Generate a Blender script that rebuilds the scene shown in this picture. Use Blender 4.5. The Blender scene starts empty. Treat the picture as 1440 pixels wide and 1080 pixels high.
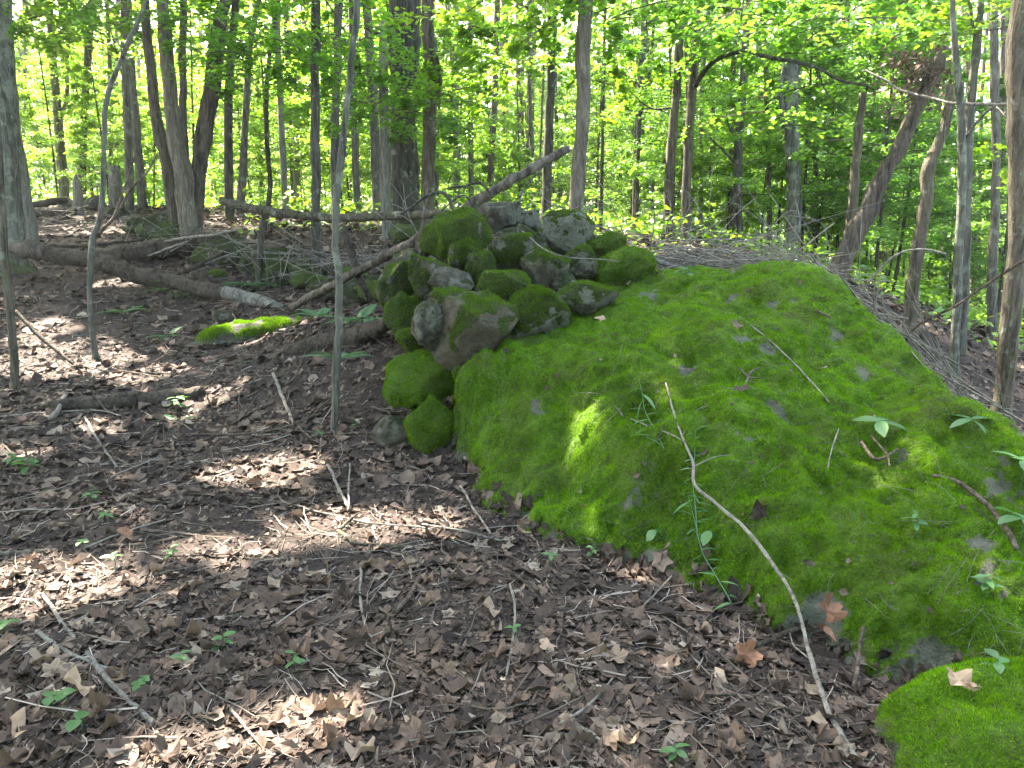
import bpy, bmesh, math
import numpy as np
from mathutils import Vector, Matrix, Euler

# ------------------------------------------------------------------ camera, sky, sun, exposure
SC = bpy.context.scene
COL = SC.collection
R = math.radians
FPX, CX, CY = 1067.0, 720.0, 540.0          # focal length and centre in photograph pixels
PITCH, EYE = R(12.7), 1.55
cam_d = bpy.data.cameras.new('camera')
cam_d.sensor_width = 36.0
cam_d.lens = 36.0 * FPX / 1440.0
cam_d.clip_start, cam_d.clip_end = 0.05, 2000.0
cam = bpy.data.objects.new('camera', cam_d)
cam.location = (0, 0, EYE)
cam.rotation_euler = (R(90) - PITCH, 0, 0)
COL.objects.link(cam)
SC.camera = cam

SUN_EL, SUN_AZ = R(52), R(-42)               # azimuth from straight ahead (+Y), negative = left
SDIR = np.array([math.sin(SUN_AZ) * math.cos(SUN_EL), math.cos(SUN_AZ) * math.cos(SUN_EL), math.sin(SUN_EL)])
world = bpy.data.worlds.new('World')
SC.world = world
world.use_nodes = True
wn = world.node_tree
sky = wn.nodes.new('ShaderNodeTexSky')
sky.sky_type = 'NISHITA'
sky.sun_disc = False
sky.sun_elevation = SUN_EL
sky.sun_rotation = SUN_AZ
sky.air_density, sky.dust_density, sky.ozone_density = 1.0, 3.0, 0.4
wn.links.new(sky.outputs[0], wn.nodes['Background'].inputs[0])
wn.nodes['Background'].inputs[1].default_value = 0.10
sun_d = bpy.data.lights.new('sun', 'SUN')
sun_d.energy = 5.0
sun_d.angle = R(0.53)
sun_d.color = (1.0, 0.93, 0.88)
sun = bpy.data.objects.new('sun', sun_d)
sun.rotation_euler = Vector((-SDIR[0], -SDIR[1], -SDIR[2])).to_track_quat('-Z', 'Y').to_euler()
sun.location = tuple(SDIR * 40)
COL.objects.link(sun)
SC.view_settings.view_transform = 'Standard'
SC.view_settings.look = 'None'
SC.view_settings.gamma = 1.0
SC.view_settings.use_curve_mapping = False
SC.view_settings.exposure = 4.08
SC.view_settings.use_white_balance = True      # the photograph is balanced for the shade
SC.view_settings.white_balance_temperature = 7400
SC.view_settings.white_balance_tint = 6
SC.render.engine = 'CYCLES'
SC.cycles.max_bounces = 8
SC.cycles.diffuse_bounces = 4
SC.cycles.transmission_bounces = 6
SC.cycles.sample_clamp_indirect = 8.0

# ------------------------------------------------------------------ helpers: pixels, noise, meshes
rng = np.random.default_rng(11)
ct, st = math.cos(PITCH), math.sin(PITCH)

def ray(px, py):
    u, v = (px - CX) / FPX, (CY - py) / FPX
    return np.array([u, ct + v * st, v * ct - st])

def P(px, py, Y):
    """the world point seen at photo pixel (px, py) that lies Y metres ahead"""
    d = ray(px, py)
    return np.array([0, 0, EYE]) + d * (Y / d[1])

def pxm(Y):
    return Y / FPX                            # metres per pixel at Y, near enough

def tps_fit(pts, zs, reg=1e-3):
    pts = np.asarray(pts, float); n = len(pts)
    d = np.linalg.norm(pts[:, None] - pts[None], axis=2)
    K = np.where(d > 0, d * d * np.log(np.maximum(d, 1e-9)), 0) + reg * np.eye(n)
    Pm = np.c_[np.ones(n), pts]
    A = np.zeros((n + 3, n + 3)); A[:n, :n] = K; A[:n, n:] = Pm; A[n:, :n] = Pm.T
    return pts, np.linalg.solve(A, np.r_[zs, 0, 0, 0])

def tps_eval(m, x, y):
    pts, w = m
    x = np.asarray(x, float); y = np.asarray(y, float)
    sh = x.shape; q = np.c_[x.ravel(), y.ravel()]
    out = np.empty(len(q))
    for s in range(0, len(q), 50000):
        qq = q[s:s + 50000]
        d2 = ((qq[:, None] - pts[None]) ** 2).sum(2)
        K = 0.5 * d2 * np.log(np.maximum(d2, 1e-12))
        out[s:s + 50000] = K @ w[:-3] + w[-3] + qq @ w[-2:]
    return out.reshape(sh)

def _hash(ix, iy, iz):
    h = (ix.astype(np.int64) * 73856093) ^ (iy.astype(np.int64) * 19349663) ^ (iz.astype(np.int64) * 83492791)
    h = (h ^ (h >> 13)) * 1274126177
    h = h ^ (h >> 16)
    return (h & 0xFFFF) / 32767.5 - 1.0

def vnoise(p):
    p = np.asarray(p, float)
    i = np.floor(p).astype(np.int64); f = p - i
    f = f * f * f * (f * (f * 6 - 15) + 10)
    r = 0
    for a in (0, 1):
        wa = f[:, 0] if a else 1 - f[:, 0]
        for b in (0, 1):
            wb = f[:, 1] if b else 1 - f[:, 1]
            for c in (0, 1):
                wc = f[:, 2] if c else 1 - f[:, 2]
                r = r + wa * wb * wc * _hash(i[:, 0] + a, i[:, 1] + b, i[:, 2] + c)
    return r

def fbm(p, scale=1.0, octaves=4, gain=0.5):
    p = np.asarray(p, float) * scale
    r, a = np.zeros(len(p)), 1.0
    for k in range(octaves):
        r += a * vnoise(p + 17.3 * k); p = p * 2.03; a *= gain
    return r

def smooth(a, b, x):
    t = np.clip((np.asarray(x, float) - a) / (b - a), 0, 1)
    return t * t * (3 - 2 * t)

def make_mesh(name, verts, polys, mats, smooth_shade=True, attrs=None, mat_idx=None):
    """polys: list of integer arrays (n, k); one entry per polygon size"""
    me = bpy.data.meshes.new(name)
    verts = np.asarray(verts, np.float32)
    me.vertices.add(len(verts))
    me.vertices.foreach_set('co', verts.ravel())
    polys = [np.asarray(p, np.int32) for p in polys if len(p)]
    loops = np.concatenate([p.ravel() for p in polys])
    tot = np.concatenate([np.full(len(p), p.shape[1], np.int32) for p in polys])
    start = np.r_[0, np.cumsum(tot)[:-1]].astype(np.int32)
    me.loops.add(len(loops)); me.loops.foreach_set('vertex_index', loops)
    me.polygons.add(len(tot))
    me.polygons.foreach_set('loop_start', start)
    if mat_idx is not None:
        me.polygons.foreach_set('material_index', np.asarray(mat_idx, np.int32))
    for m in (mats if isinstance(mats, (list, tuple)) else [mats]):
        me.materials.append(m)
    me.update(calc_edges=True)
    me.polygons.foreach_set('use_smooth', np.full(len(tot), bool(smooth_shade)))
    for k, v in (attrs or {}).items():
        at = me.attributes.new(k, 'FLOAT', 'POINT')
        at.data.foreach_set('value', np.asarray(v, np.float32))
    return me

def link(name, data, parent=None, loc=(0, 0, 0)):
    o = bpy.data.objects.new(name, data)
    COL.objects.link(o)
    o.location = tuple(float(c) for c in loc)
    if parent is not None:
        o.parent = parent
    return o

def tag(o, label, cat, group=None):
    o['label'] = label; o['category'] = cat
    if group: o['group'] = group
    return o

def thing(name, label, cat, loc, group=None):
    return tag(link(name, None, None, loc), label, cat, group)

def join(chunks):
    """chunks of (verts, [polys]) -> one"""
    V, out, off = [], {}, 0
    for v, ps in chunks:
        for p in ps:
            p = np.asarray(p)
            if len(p): out.setdefault(p.shape[1], []).append(p + off)
        V.append(v); off += len(v)
    return np.concatenate(V), [np.concatenate(p) for p in out.values()]

def catmull(pts, n):
    pts = np.asarray(pts, float)
    if len(pts) == 2:
        t = np.linspace(0, 1, n)[:, None]
        return pts[0] * (1 - t) + pts[1] * t
    p = np.vstack([2 * pts[0] - pts[1], pts, 2 * pts[-1] - pts[-2]])
    seg = len(pts) - 1
    s = np.linspace(0, seg - 1e-6, n); i = s.astype(int); t = (s - i)[:, None]
    a, b, c, d = p[i], p[i + 1], p[i + 2], p[i + 3]
    return 0.5 * (2 * b + (c - a) * t + (2 * a - 5 * b + 4 * c - d) * t ** 2 + (3 * b - a - 3 * c + d) * t ** 3)

def tube(pts, radii, sides=8, n=None, rough=0.0, rscale=6.0, caps=True, seed=0, flute=0.0):
    n = n or max(len(pts), 2)
    c = catmull(np.c_[np.asarray(pts, float), np.asarray(radii, float)], n)
    r = np.maximum(c[:, 3], 1e-4); c = c[:, :3]
    tan = np.gradient(c, axis=0); tan /= np.linalg.norm(tan, axis=1)[:, None] + 1e-12
    ref = np.array([0, 1.0, 0]) if abs(tan[:, 1]).mean() < 0.8 else np.array([1.0, 0, 0])
    u = np.cross(tan, ref); u /= np.linalg.norm(u, axis=1)[:, None] + 1e-12
    w = np.cross(tan, u)
    a = np.linspace(0, 2 * math.pi, sides, endpoint=False)
    dirs = u[:, None] * np.cos(a)[None, :, None] + w[:, None] * np.sin(a)[None, :, None]
    rr = np.repeat(r[:, None], sides, 1)
    if flute: rr = rr * (1 + flute * np.cos(5 * a + seed)[None] * np.linspace(1, 0.1, n)[:, None])
    if rough and n > 6:                                                  # grown wood wanders a little
        q = c * 9.0 / max(1.0, r.max() * 22) + seed * 5.1
        c = c + np.c_[fbm(q, 1, 3), fbm(q + 40, 1, 3), fbm(q + 80, 1, 3)] * (r * (0.18 + 0.5 * np.exp(-r / 0.018)))[:, None]
    v = c[:, None] + dirs * rr[..., None]
    if rough:
        q = v.reshape(-1, 3)
        dn = fbm(q + seed * 3.7, rscale, 3).reshape(n, sides)
        v = c[:, None] + dirs * (rr * (1 + rough * dn))[..., None]
    v = v.reshape(-1, 3)
    i = np.arange(n - 1)[:, None] * sides; j = np.arange(sides)[None]; j2 = (j + 1) % sides
    q = np.stack([i + j, i + j2, i + sides + j2, i + sides + j], -1).reshape(-1, 4)
    polys = [q]
    if caps:
        v = np.vstack([v, c[:1], c[-1:]]); k = n * sides
        jj = np.arange(sides); jn = (jj + 1) % sides
        polys.append(np.vstack([np.c_[jn, jj, np.full(sides, k)],
                                np.c_[(n - 1) * sides + jj, (n - 1) * sides + jn, np.full(sides, k + 1)]]))
    return v, polys

def rot_z(v, a):
    c, s = math.cos(a), math.sin(a)
    return v @ np.array([[c, s, 0], [-s, c, 0], [0, 0, 1.0]])

def frames(nrm, spin):
    """orthonormal frames (x, y, n) for arrays of normals, spun about the normal"""
    nrm = nrm / np.linalg.norm(nrm, axis=1)[:, None]
    ref = np.where(np.abs(nrm[:, :1]) < 0.9, np.array([[1.0, 0, 0]]), np.array([[0, 1.0, 0]]))
    x = np.cross(ref, nrm); x /= np.linalg.norm(x, axis=1)[:, None]
    y = np.cross(nrm, x)
    c, s = np.cos(spin)[:, None], np.sin(spin)[:, None]
    return x * c + y * s, -x * s + y * c, nrm

def scatter(proto_v, proto_p, pos, nrm, spin, size):
    """copies of a small prototype merged into one array set; proto in (x, y, n) coordinates"""
    X, Y, N = frames(nrm, spin)
    pv = np.asarray(proto_v, float); k = len(pv)
    v = pos[:, None] + size[:, None, None] * (X[:, None] * pv[None, :, :1] + Y[:, None] * pv[None, :, 1:2] + N[:, None] * pv[None, :, 2:3])
    off = (np.arange(len(pos)) * k)[:, None, None]
    return v.reshape(-1, 3), [(np.asarray(p)[None] + off).reshape(-1, np.asarray(p).shape[1]) for p in proto_p]

# ------------------------------------------------------------------ materials
class NT:
    def __init__(self, name):
        self.m = bpy.data.materials.new(name); self.m.use_nodes = True
        self.t = self.m.node_tree; self.t.nodes.clear()
        self.out = self.n('ShaderNodeOutputMaterial')
    def n(self, typ, **kw):
        nd = self.t.nodes.new(typ)
        for k, v in kw.items():
            if k.startswith('i_'):
                key = k[2:]; key = int(key) if key.isdigit() else key.replace('_', ' ')
                nd.inputs[key].default_value = v
            else: setattr(nd, k, v)
        return nd
    def l(self, a, b): self.t.links.new(a, b)
    def coord(self, kind='Object', scale=(1, 1, 1)):
        tc = self.n('ShaderNodeTexCoord'); mp = self.n('ShaderNodeMapping'); mp.inputs['Scale'].default_value = scale
        self.l(tc.outputs[kind], mp.inputs[0]); return mp.outputs[0]
    def noise(self, vec, scale, detail=4, rough=0.55, dist=0.0):
        nd = self.n('ShaderNodeTexNoise'); nd.inputs['Scale'].default_value = scale; nd.inputs['Detail'].default_value = detail
        nd.inputs['Roughness'].default_value = rough; nd.inputs['Distortion'].default_value = dist
        if vec is not None: self.l(vec, nd.inputs['Vector'])
        return nd.outputs['Fac']
    def ramp(self, fac, stops, interp='LINEAR'):
        r = self.n('ShaderNodeValToRGB'); r.color_ramp.interpolation = interp
        e = r.color_ramp.elements
        while len(e) < len(stops): e.new(0.5)
        for k, (p, c) in enumerate(stops):
            e[k].position = p; e[k].color = (*c, 1) if len(c) == 3 else c
        self.l(fac, r.inputs[0]); return r.outputs[0]
    def mix(self, fac, a, b, mode='MIX'):
        m = self.n('ShaderNodeMix', data_type='RGBA', blend_type=mode)
        for s, v in ((m.inputs[0], fac), (m.inputs[6], a), (m.inputs[7], b)):
            if isinstance(v, (int, float)): s.default_value = v
            elif isinstance(v, tuple): s.default_value = (*v, 1)
            else: self.l(v, s)
        return m.outputs[2]
    def math(self, op, a, b=0.0):
        m = self.n('ShaderNodeMath', operation=op)
        for s, v in ((m.inputs[0], a), (m.inputs[1], b)):
            if isinstance(v, (int, float)): s.default_value = v
            else: self.l(v, s)
        return m.outputs[0]
    def attr(self, name):
        return self.n('ShaderNodeAttribute', attribute_name=name).outputs['Fac']
    def bump(self, h, strength=0.5, dist=0.02):
        b = self.n('ShaderNodeBump'); b.inputs['Strength'].default_value = strength; b.inputs['Distance'].default_value = dist
        self.l(h, b.inputs['Height']); return b.outputs[0]
    def principled(self, col, rough=0.85, nrm=None, spec=0.3):
        p = self.n('ShaderNodeBsdfPrincipled')
        for key, v in (('Base Color', col), ('Roughness', rough)):
            if isinstance(v, (int, float)): p.inputs[key].default_value = v
            elif isinstance(v, tuple): p.inputs[key].default_value = (*v, 1)
            else: self.l(v, p.inputs[key])
        p.inputs['Specular IOR Level'].default_value = spec
        if nrm is not None: self.l(nrm, p.inputs['Normal'])
        self.l(p.outputs[0], self.out.inputs[0]); return self.m

def bark_mat(name, dark, light, lichen=0.0, moss=0.0, vert=1.0, moss_h=0.6, mw=0.30):
    t = NT(name)
    v = t.coord('Object', (1, 1, 0.18 * vert)); v1 = t.coord('Object')
    f = t.noise(v, 26, 6, 0.62, 0.6)
    big = t.noise(v1, 2.2, 3)
    c = t.ramp(f, [(0.32, dark), (0.66, light)])
    c = t.mix(t.math('MULTIPLY', big, 0.5), c, dark)
    if lichen:
        lf = t.ramp(t.noise(v1, 7.5, 5, 0.6), [(0.62 - 0.2 * lichen, (0, 0, 0)), (0.70 - 0.2 * lichen, (1, 1, 1))])
        c = t.mix(t.math('MULTIPLY', lf, 0.75), c, (0.21, 0.23, 0.185))
    if moss:
        sep = t.n('ShaderNodeSeparateXYZ'); t.l(v1, sep.inputs[0])
        low = t.math('MAXIMUM', t.math('SUBTRACT', 1.0, t.math('DIVIDE', sep.outputs[2], moss_h)), -1.0)
        mf = t.math('ADD', t.math('MULTIPLY', low, mw), t.noise(v1, 9, 5, 0.65))
        mf = t.ramp(mf, [(0.70 - 0.12 * moss, (0, 0, 0)), (0.80 - 0.12 * moss, (1, 1, 1))])
        c = t.mix(t.math('MULTIPLY', mf, 0.85), c, (0.060, 0.072, 0.024))
    fur = t.noise(t.coord('Object', (1, 1, 0.10 * vert)), 11, 5, 0.7, 1.2)
    c = t.mix(t.ramp(fur, [(0.36, (0.85, 0.85, 0.85)), (0.50, (0, 0, 0))]), c, tuple(0.45 * q for q in dark))
    h = t.math('ADD', t.math('ADD', f, t.math('MULTIPLY', fur, 1.2)), t.math('MULTIPLY', t.noise(v1, 60, 3), 0.35))
    return t.principled(c, 0.9, t.bump(h, 1.0, 0.04), 0.2)

def leaf_mat(name, refl, trans, var=0.35, yellow=(0.22, 0.26, 0.03), w=0.55, gloss=0.06):
    t = NT(name)
    geo = t.n('ShaderNodeNewGeometry'); oi = t.n('ShaderNodeObjectInfo')
    rnd = geo.outputs['Random Per Island']
    k = t.math('MULTIPLY', t.math('SUBTRACT', rnd, 0.5), var * 2)
    k2 = t.math('ADD', t.math('ADD', k, 1.0), t.math('MULTIPLY', t.math('SUBTRACT', oi.outputs['Random'], 0.5), 0.5))
    cv = t.n('ShaderNodeCombineColor')
    for s in (0, 1, 2): t.l(k2, cv.inputs[s])
    yf = t.ramp(oi.outputs['Random'], [(0.45, (0, 0, 0)), (1.0, (0.25, 0.25, 0.25))])
    a = t.mix(1.0, refl, cv.outputs[0], 'MULTIPLY')
    b = t.mix(1.0, t.mix(yf, trans, yellow), cv.outputs[0], 'MULTIPLY')
    d = t.n('ShaderNodeBsdfDiffuse'); t.l(a, d.inputs[0])
    tr = t.n('ShaderNodeBsdfTranslucent'); t.l(b, tr.inputs[0])
    m = t.n('ShaderNodeMixShader'); m.inputs[0].default_value = w
    t.l(d.outputs[0], m.inputs[1]); t.l(tr.outputs[0], m.inputs[2])
    g = t.n('ShaderNodeBsdfGlossy'); g.inputs['Roughness'].default_value = 0.45; g.inputs[0].default_value = (0.8, 0.9, 0.8, 1)
    m2 = t.n('ShaderNodeMixShader'); m2.inputs[0].default_value = gloss
    t.l(m.outputs[0], m2.inputs[1]); t.l(g.outputs[0], m2.inputs[2])
    t.l(m2.outputs[0], t.out.inputs[0]); return t.m

M = {}
M['bark_grey'] = bark_mat('bark_grey', (0.06, 0.056, 0.048), (0.20, 0.19, 0.165), 0.3)
M['bark_lichen'] = bark_mat('bark_lichen', (0.06, 0.062, 0.052), (0.18, 0.185, 0.155), 0.6, 0.15)
M['bark_dark'] = bark_mat('bark_dark', (0.030, 0.029, 0.024), (0.125, 0.117, 0.096), 0.15, 0.25)
M['bark_brown'] = bark_mat('bark_brown', (0.045, 0.037, 0.029), (0.19, 0.162, 0.13), 0.05)
M['bark_tan'] = bark_mat('bark_tan', (0.08, 0.07, 0.055), (0.235, 0.205, 0.165), 0.1)
M['bark_mossy'] = bark_mat('bark_mossy', (0.05, 0.043, 0.032), (0.18, 0.155, 0.115), 0.15, 0.45, 1.0, 3.0, 0.14)
M['bark_smooth'] = bark_mat('bark_smooth', (0.075, 0.076, 0.064), (0.155, 0.158, 0.132), 0.4, 0.3, 0.5, 0.25, 0.2)
M['bark_red'] = bark_mat('bark_red', (0.042, 0.034, 0.028), (0.17, 0.145, 0.12), 0.0)
M['bark_pale'] = bark_mat('bark_pale', (0.11, 0.105, 0.092), (0.27, 0.26, 0.23), 0.2)
M['log_wood'] = bark_mat('log_wood', (0.024, 0.019, 0.015), (0.10, 0.082, 0.064), 0.0, 0.0, 4.0)
M['log_mossy'] = bark_mat('log_mossy', (0.03, 0.028, 0.02), (0.13, 0.115, 0.09), 0.2, 0.9, 3.0, 2.0, 0.06)
M['twig_pale'] = bark_mat('twig_pale', (0.17, 0.15, 0.125), (0.33, 0.30, 0.26), 0.0)
M['twig_brown'] = bark_mat('twig_brown', (0.06, 0.045, 0.035), (0.19, 0.15, 0.12), 0.0)
M['twig_grey'] = bark_mat('twig_grey', (0.12, 0.11, 0.10), (0.30, 0.28, 0.25), 0.2)
M['leaf_bright'] = leaf_mat('leaf_bright', (0.075, 0.165, 0.015), (0.24, 0.45, 0.024))
M['leaf_deep'] = leaf_mat('leaf_deep', (0.06, 0.155, 0.018), (0.175, 0.40, 0.028))
M['leaf_canopy'] = leaf_mat('leaf_canopy', (0.045, 0.10, 0.02), (0.10, 0.22, 0.03), 0.3, w=0.42)
M['leaf_herb'] = leaf_mat('leaf_herb', (0.055, 0.14, 0.045), (0.09, 0.22, 0.05), 0.2, (0.11, 0.22, 0.04), 0.4, 0.04)
M['leaf_fern'] = leaf_mat('leaf_fern', (0.05, 0.135, 0.06), (0.09, 0.22, 0.06), 0.25, (0.10, 0.22, 0.05), 0.4, 0.05)

def litter_mat(name, src, stops, rough=0.7):
    t = NT(name)
    if src == 'island': r = t.n('ShaderNodeNewGeometry').outputs['Random Per Island']
    else: r = t.n('ShaderNodeObjectInfo').outputs['Random']
    c = t.ramp(r, stops)
    nz = t.noise(t.coord('Object'), 45 if src == 'island' else 3, 5, 0.7)
    c = t.mix(t.math('MULTIPLY', nz, 0.55), c, (0.03, 0.022, 0.018), 'MIX')
    if src == 'island':                                                  # damp, half rotted drifts
        c = t.mix(t.ramp(t.noise(t.coord('Object'), 1.9, 5, 0.65), [(0.40, (0, 0, 0)), (0.62, (0.72, 0.72, 0.72))]), c, (0.032, 0.025, 0.023))
    p = t.n('ShaderNodeBsdfPrincipled'); t.l(c, p.inputs['Base Color'])
    p.inputs['Roughness'].default_value = rough; p.inputs['Specular IOR Level'].default_value = 0.15
    t.l(t.bump(nz, 0.35, 0.004), p.inputs['Normal'])
    tr = t.n('ShaderNodeBsdfTranslucent'); t.l(c, tr.inputs[0])
    m = t.n('ShaderNodeMixShader'); m.inputs[0].default_value = 0.12
    t.l(p.outputs[0], m.inputs[1]); t.l(tr.outputs[0], m.inputs[2]); t.l(m.outputs[0], t.out.inputs[0])
    return t.m
LIT = [(0.0, (0.028, 0.020, 0.017)), (0.30, (0.068, 0.048, 0.038)), (0.60, (0.120, 0.084, 0.065)), (0.82, (0.19, 0.134, 0.104)), (0.94, (0.29, 0.215, 0.165)), (1.0, (0.46, 0.38, 0.30))]
M['litter'] = litter_mat('litter', 'island', LIT)
M['dead_leaf'] = litter_mat('dead_leaf', 'object', [(0.0, (0.06, 0.045, 0.038)), (0.4, (0.13, 0.085, 0.06)), (0.75, (0.18, 0.122, 0.09)), (1.0, (0.31, 0.235, 0.175))], 0.55)
M['tan_leaf'] = litter_mat('tan_leaf', 'object', [(0.0, (0.36, 0.25, 0.17)), (1.0, (0.46, 0.33, 0.23))], 0.6)
M['rust_leaf'] = litter_mat('rust_leaf', 'object', [(0.0, (0.24, 0.12, 0.075)), (1.0, (0.33, 0.17, 0.11))], 0.6)

def moss_blade_mat():
    t = NT('moss_blades')
    rnd = t.n('ShaderNodeNewGeometry').outputs['Random Per Island']
    v = t.coord('Object')
    c = t.ramp(rnd, [(0.0, (0.026, 0.080, 0.005)), (0.45, (0.078, 0.205, 0.008)), (0.85, (0.150, 0.345, 0.010)), (1.0, (0.26, 0.44, 0.03))])
    c = t.mix(t.ramp(t.noise(v, 2.3, 4, 0.6), [(0.40, (0, 0, 0)), (0.68, (0.6, 0.6, 0.6))]), c, (0.085, 0.135, 0.012))
    c = t.mix(t.ramp(t.noise(v, 5.1, 3), [(0.52, (0, 0, 0)), (0.75, (0.7, 0.7, 0.7))]), c, (0.18, 0.35, 0.012))
    c = t.mix(t.ramp(t.noise(v, 7.3, 5, 0.7), [(0.62, (0, 0, 0)), (0.72, (0.8, 0.8, 0.8))]), c, (0.10, 0.075, 0.025))
    sp = t.n('ShaderNodeSeparateColor'); t.l(t.n('ShaderNodeObjectInfo').outputs['Color'], sp.inputs[0])
    c = t.mix(sp.outputs[0], t.mix(0.6, c, (0.035, 0.042, 0.012)), c)  # low red: blades turn dull olive, darkened for shade on the stones
    d = t.n('ShaderNodeBsdfDiffuse'); t.l(c, d.inputs[0])
    tr = t.n('ShaderNodeBsdfTranslucent'); t.l(t.mix(0.25, c, (0.24, 0.44, 0.02)), tr.inputs[0])
    m = t.n('ShaderNodeMixShader'); m.inputs[0].default_value = 0.35
    t.l(d.outputs[0], m.inputs[1]); t.l(tr.outputs[0], m.inputs[2]); t.l(m.outputs[0], t.out.inputs[0])
    return t.m
M['moss'] = moss_blade_mat()

def rock_mat():
    """stone whose moss cover, lichen and tint come from the mesh and the object's own colour"""
    t = NT('rock')
    v = t.coord('Object'); oi = t.n('ShaderNodeObjectInfo')
    sp = t.n('ShaderNodeSeparateColor'); t.l(oi.outputs['Color'], sp.inputs[0])
    f = t.noise(v, 14, 6, 0.65); fine = t.noise(v, 90, 4, 0.6)
    c = t.ramp(f, [(0.28, (0.026, 0.026, 0.020)), (0.50, (0.060, 0.058, 0.045)), (0.75, (0.135, 0.13, 0.105))])
    c = t.mix(t.math('MULTIPLY', fine, 0.5), c, (0.075, 0.07, 0.062))
    c = t.mix(sp.outputs[2], c, (0.13, 0.095, 0.05))                       # blue channel: rusty tint
    lf = t.ramp(t.math('ADD', t.noise(v, 9, 6, 0.7), t.math('MULTIPLY', sp.outputs[1], 0.22)), [(0.60, (0, 0, 0)), (0.68, (1, 1, 1))])
    c = t.mix(t.math('MULTIPLY', lf, 0.7), c, (0.155, 0.165, 0.125))           # green channel: lichen
    mo = t.attr('moss')
    mc = t.ramp(t.noise(v, 60, 5, 0.7), [(0.3, (0.035, 0.075, 0.007)), (0.55, (0.08, 0.165, 0.010)), (0.8, (0.13, 0.25, 0.012))])
    mc = t.mix(t.ramp(t.noise(v, 4, 3), [(0.4, (0, 0, 0)), (0.7, (0.7, 0.7, 0.7))]), mc, (0.07, 0.075, 0.02))
    mc = t.mix(sp.outputs[0], (0.028, 0.036, 0.012), mc)                  # red channel: low for dull olive moss with the heap's shade painted in
    edge = t.ramp(t.math('ADD', mo, t.math('MULTIPLY', t.math('SUBTRACT', t.noise(v, 35, 4, 0.7), 0.5), 0.9)), [(0.44, (0, 0, 0)), (0.54, (1, 1, 1))])
    c = t.mix(edge, c, mc)
    h = t.math('ADD', t.math('MULTIPLY', f, 0.8), t.math('MULTIPLY', fine, 0.5))
    h = t.math('ADD', h, t.math('MULTIPLY', t.noise(v, 38, 5, 0.75), 0.7))
    pit = t.ramp(t.noise(v, 24, 5, 0.7), [(0.36, (0.55, 0.55, 0.55)), (0.46, (0, 0, 0))])
    c = t.mix(pit, c, (0.03, 0.03, 0.02))
    return t.principled(c, 0.92, t.bump(h, 1.0, 0.05), 0.25)
M['rock'] = rock_mat()

def soil_mat():
    t = NT('forest_soil')
    v = t.coord('Object')
    f = t.noise(v, 30, 8, 0.78, 0.8)
    c = t.ramp(f, [(0.3, (0.014, 0.011, 0.010)), (0.55, (0.042, 0.031, 0.027)), (0.78, (0.10, 0.073, 0.062))])
    c2 = t.ramp(t.noise(v, 9, 6, 0.7), [(0.3, (0.03, 0.055, 0.012)), (0.5, (0.07, 0.13, 0.02)), (0.7, (0.13, 0.16, 0.05))])
    c = t.mix(t.attr('green'), c, c2)
    return t.principled(c, 0.95, t.bump(t.math('ADD', f, t.noise(v, 90, 4)), 0.8, 0.02), 0.2)
M['soil'] = soil_mat()
# ------------------------------------------------------------------ the ground
gp, gzv = [], []
for x, y, z in [(-3, -4, 0), (3, -4, 0), (0, -4, 0), (-3, 0, 0), (0, 0, 0), (3, 0, -.1), (-1.5, 2, 0), (0, 2, 0), (1.2, 2, -.03),
                (-2.2, 3.3, 0), (-.5, 3.5, 0), (-.3, 4.4, 0), (-2, 5, 0), (-4, 6, .03), (3.2, 3, -.5), (3.3, 5, -.4), (2.5, 1.5, -.3),
                (4.5, 3, -.8), (1.5, 7.5, .45), (-30, 50, 2.2), (0, 50, 1.3), (30, 50, -1.5), (-8, 2, 0.1), (-9, 7, .35)]:
    gp.append((x, y)); gzv.append(z)
for px, py, Y in [(130, 503, 7.6), (20, 550, 6.5), (360, 470, 8.2), (395, 425, 9.2), (270, 357, 12), (40, 385, 11), (90, 292, 18),
                  (200, 300, 17), (0, 330, 14), (450, 398, 9.8), (600, 402, 9), (500, 312, 28), (300, 300, 26), (850, 330, 28),
                  (1000, 345, 24), (1115, 375, 15), (1275, 465, 9), (1340, 535, 8.5), (1410, 592, 7.8), (1300, 440, 19),
                  (1430, 470, 19), (700, 425, 6.9), (610, 455, 6.4)]:
    w = P(px, py, Y); gp.append((w[0], w[1])); gzv.append(w[2])
GM = tps_fit(gp, np.array(gzv), 0.02)

def gz(x, y, rough=True):
    x = np.asarray(x, float); y = np.asarray(y, float)
    xc, yc = np.clip(x, -35, 35), np.clip(y, -6, 55)
    z = tps_eval(GM, xc, yc)
    if rough:
        q = np.stack([x.ravel(), y.ravel(), np.zeros(x.size)], 1)
        z = z + (0.035 * fbm(q, 1.1, 3) + 0.012 * fbm(q, 5.0, 3)).reshape(x.shape)
    return z

def G(px, py):
    """where the ray through a photo pixel meets the ground"""
    d = ray(px, py)
    s = np.r_[np.arange(1.5, 14, 0.02), np.arange(14, 60, 0.1)]
    p = np.array([0, 0, EYE]) + d[None] * s[:, None]
    below = np.nonzero(p[:, 2] < gz(p[:, 0], p[:, 1]))[0]
    return p[below[0]] if len(below) else p[-1]

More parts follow.
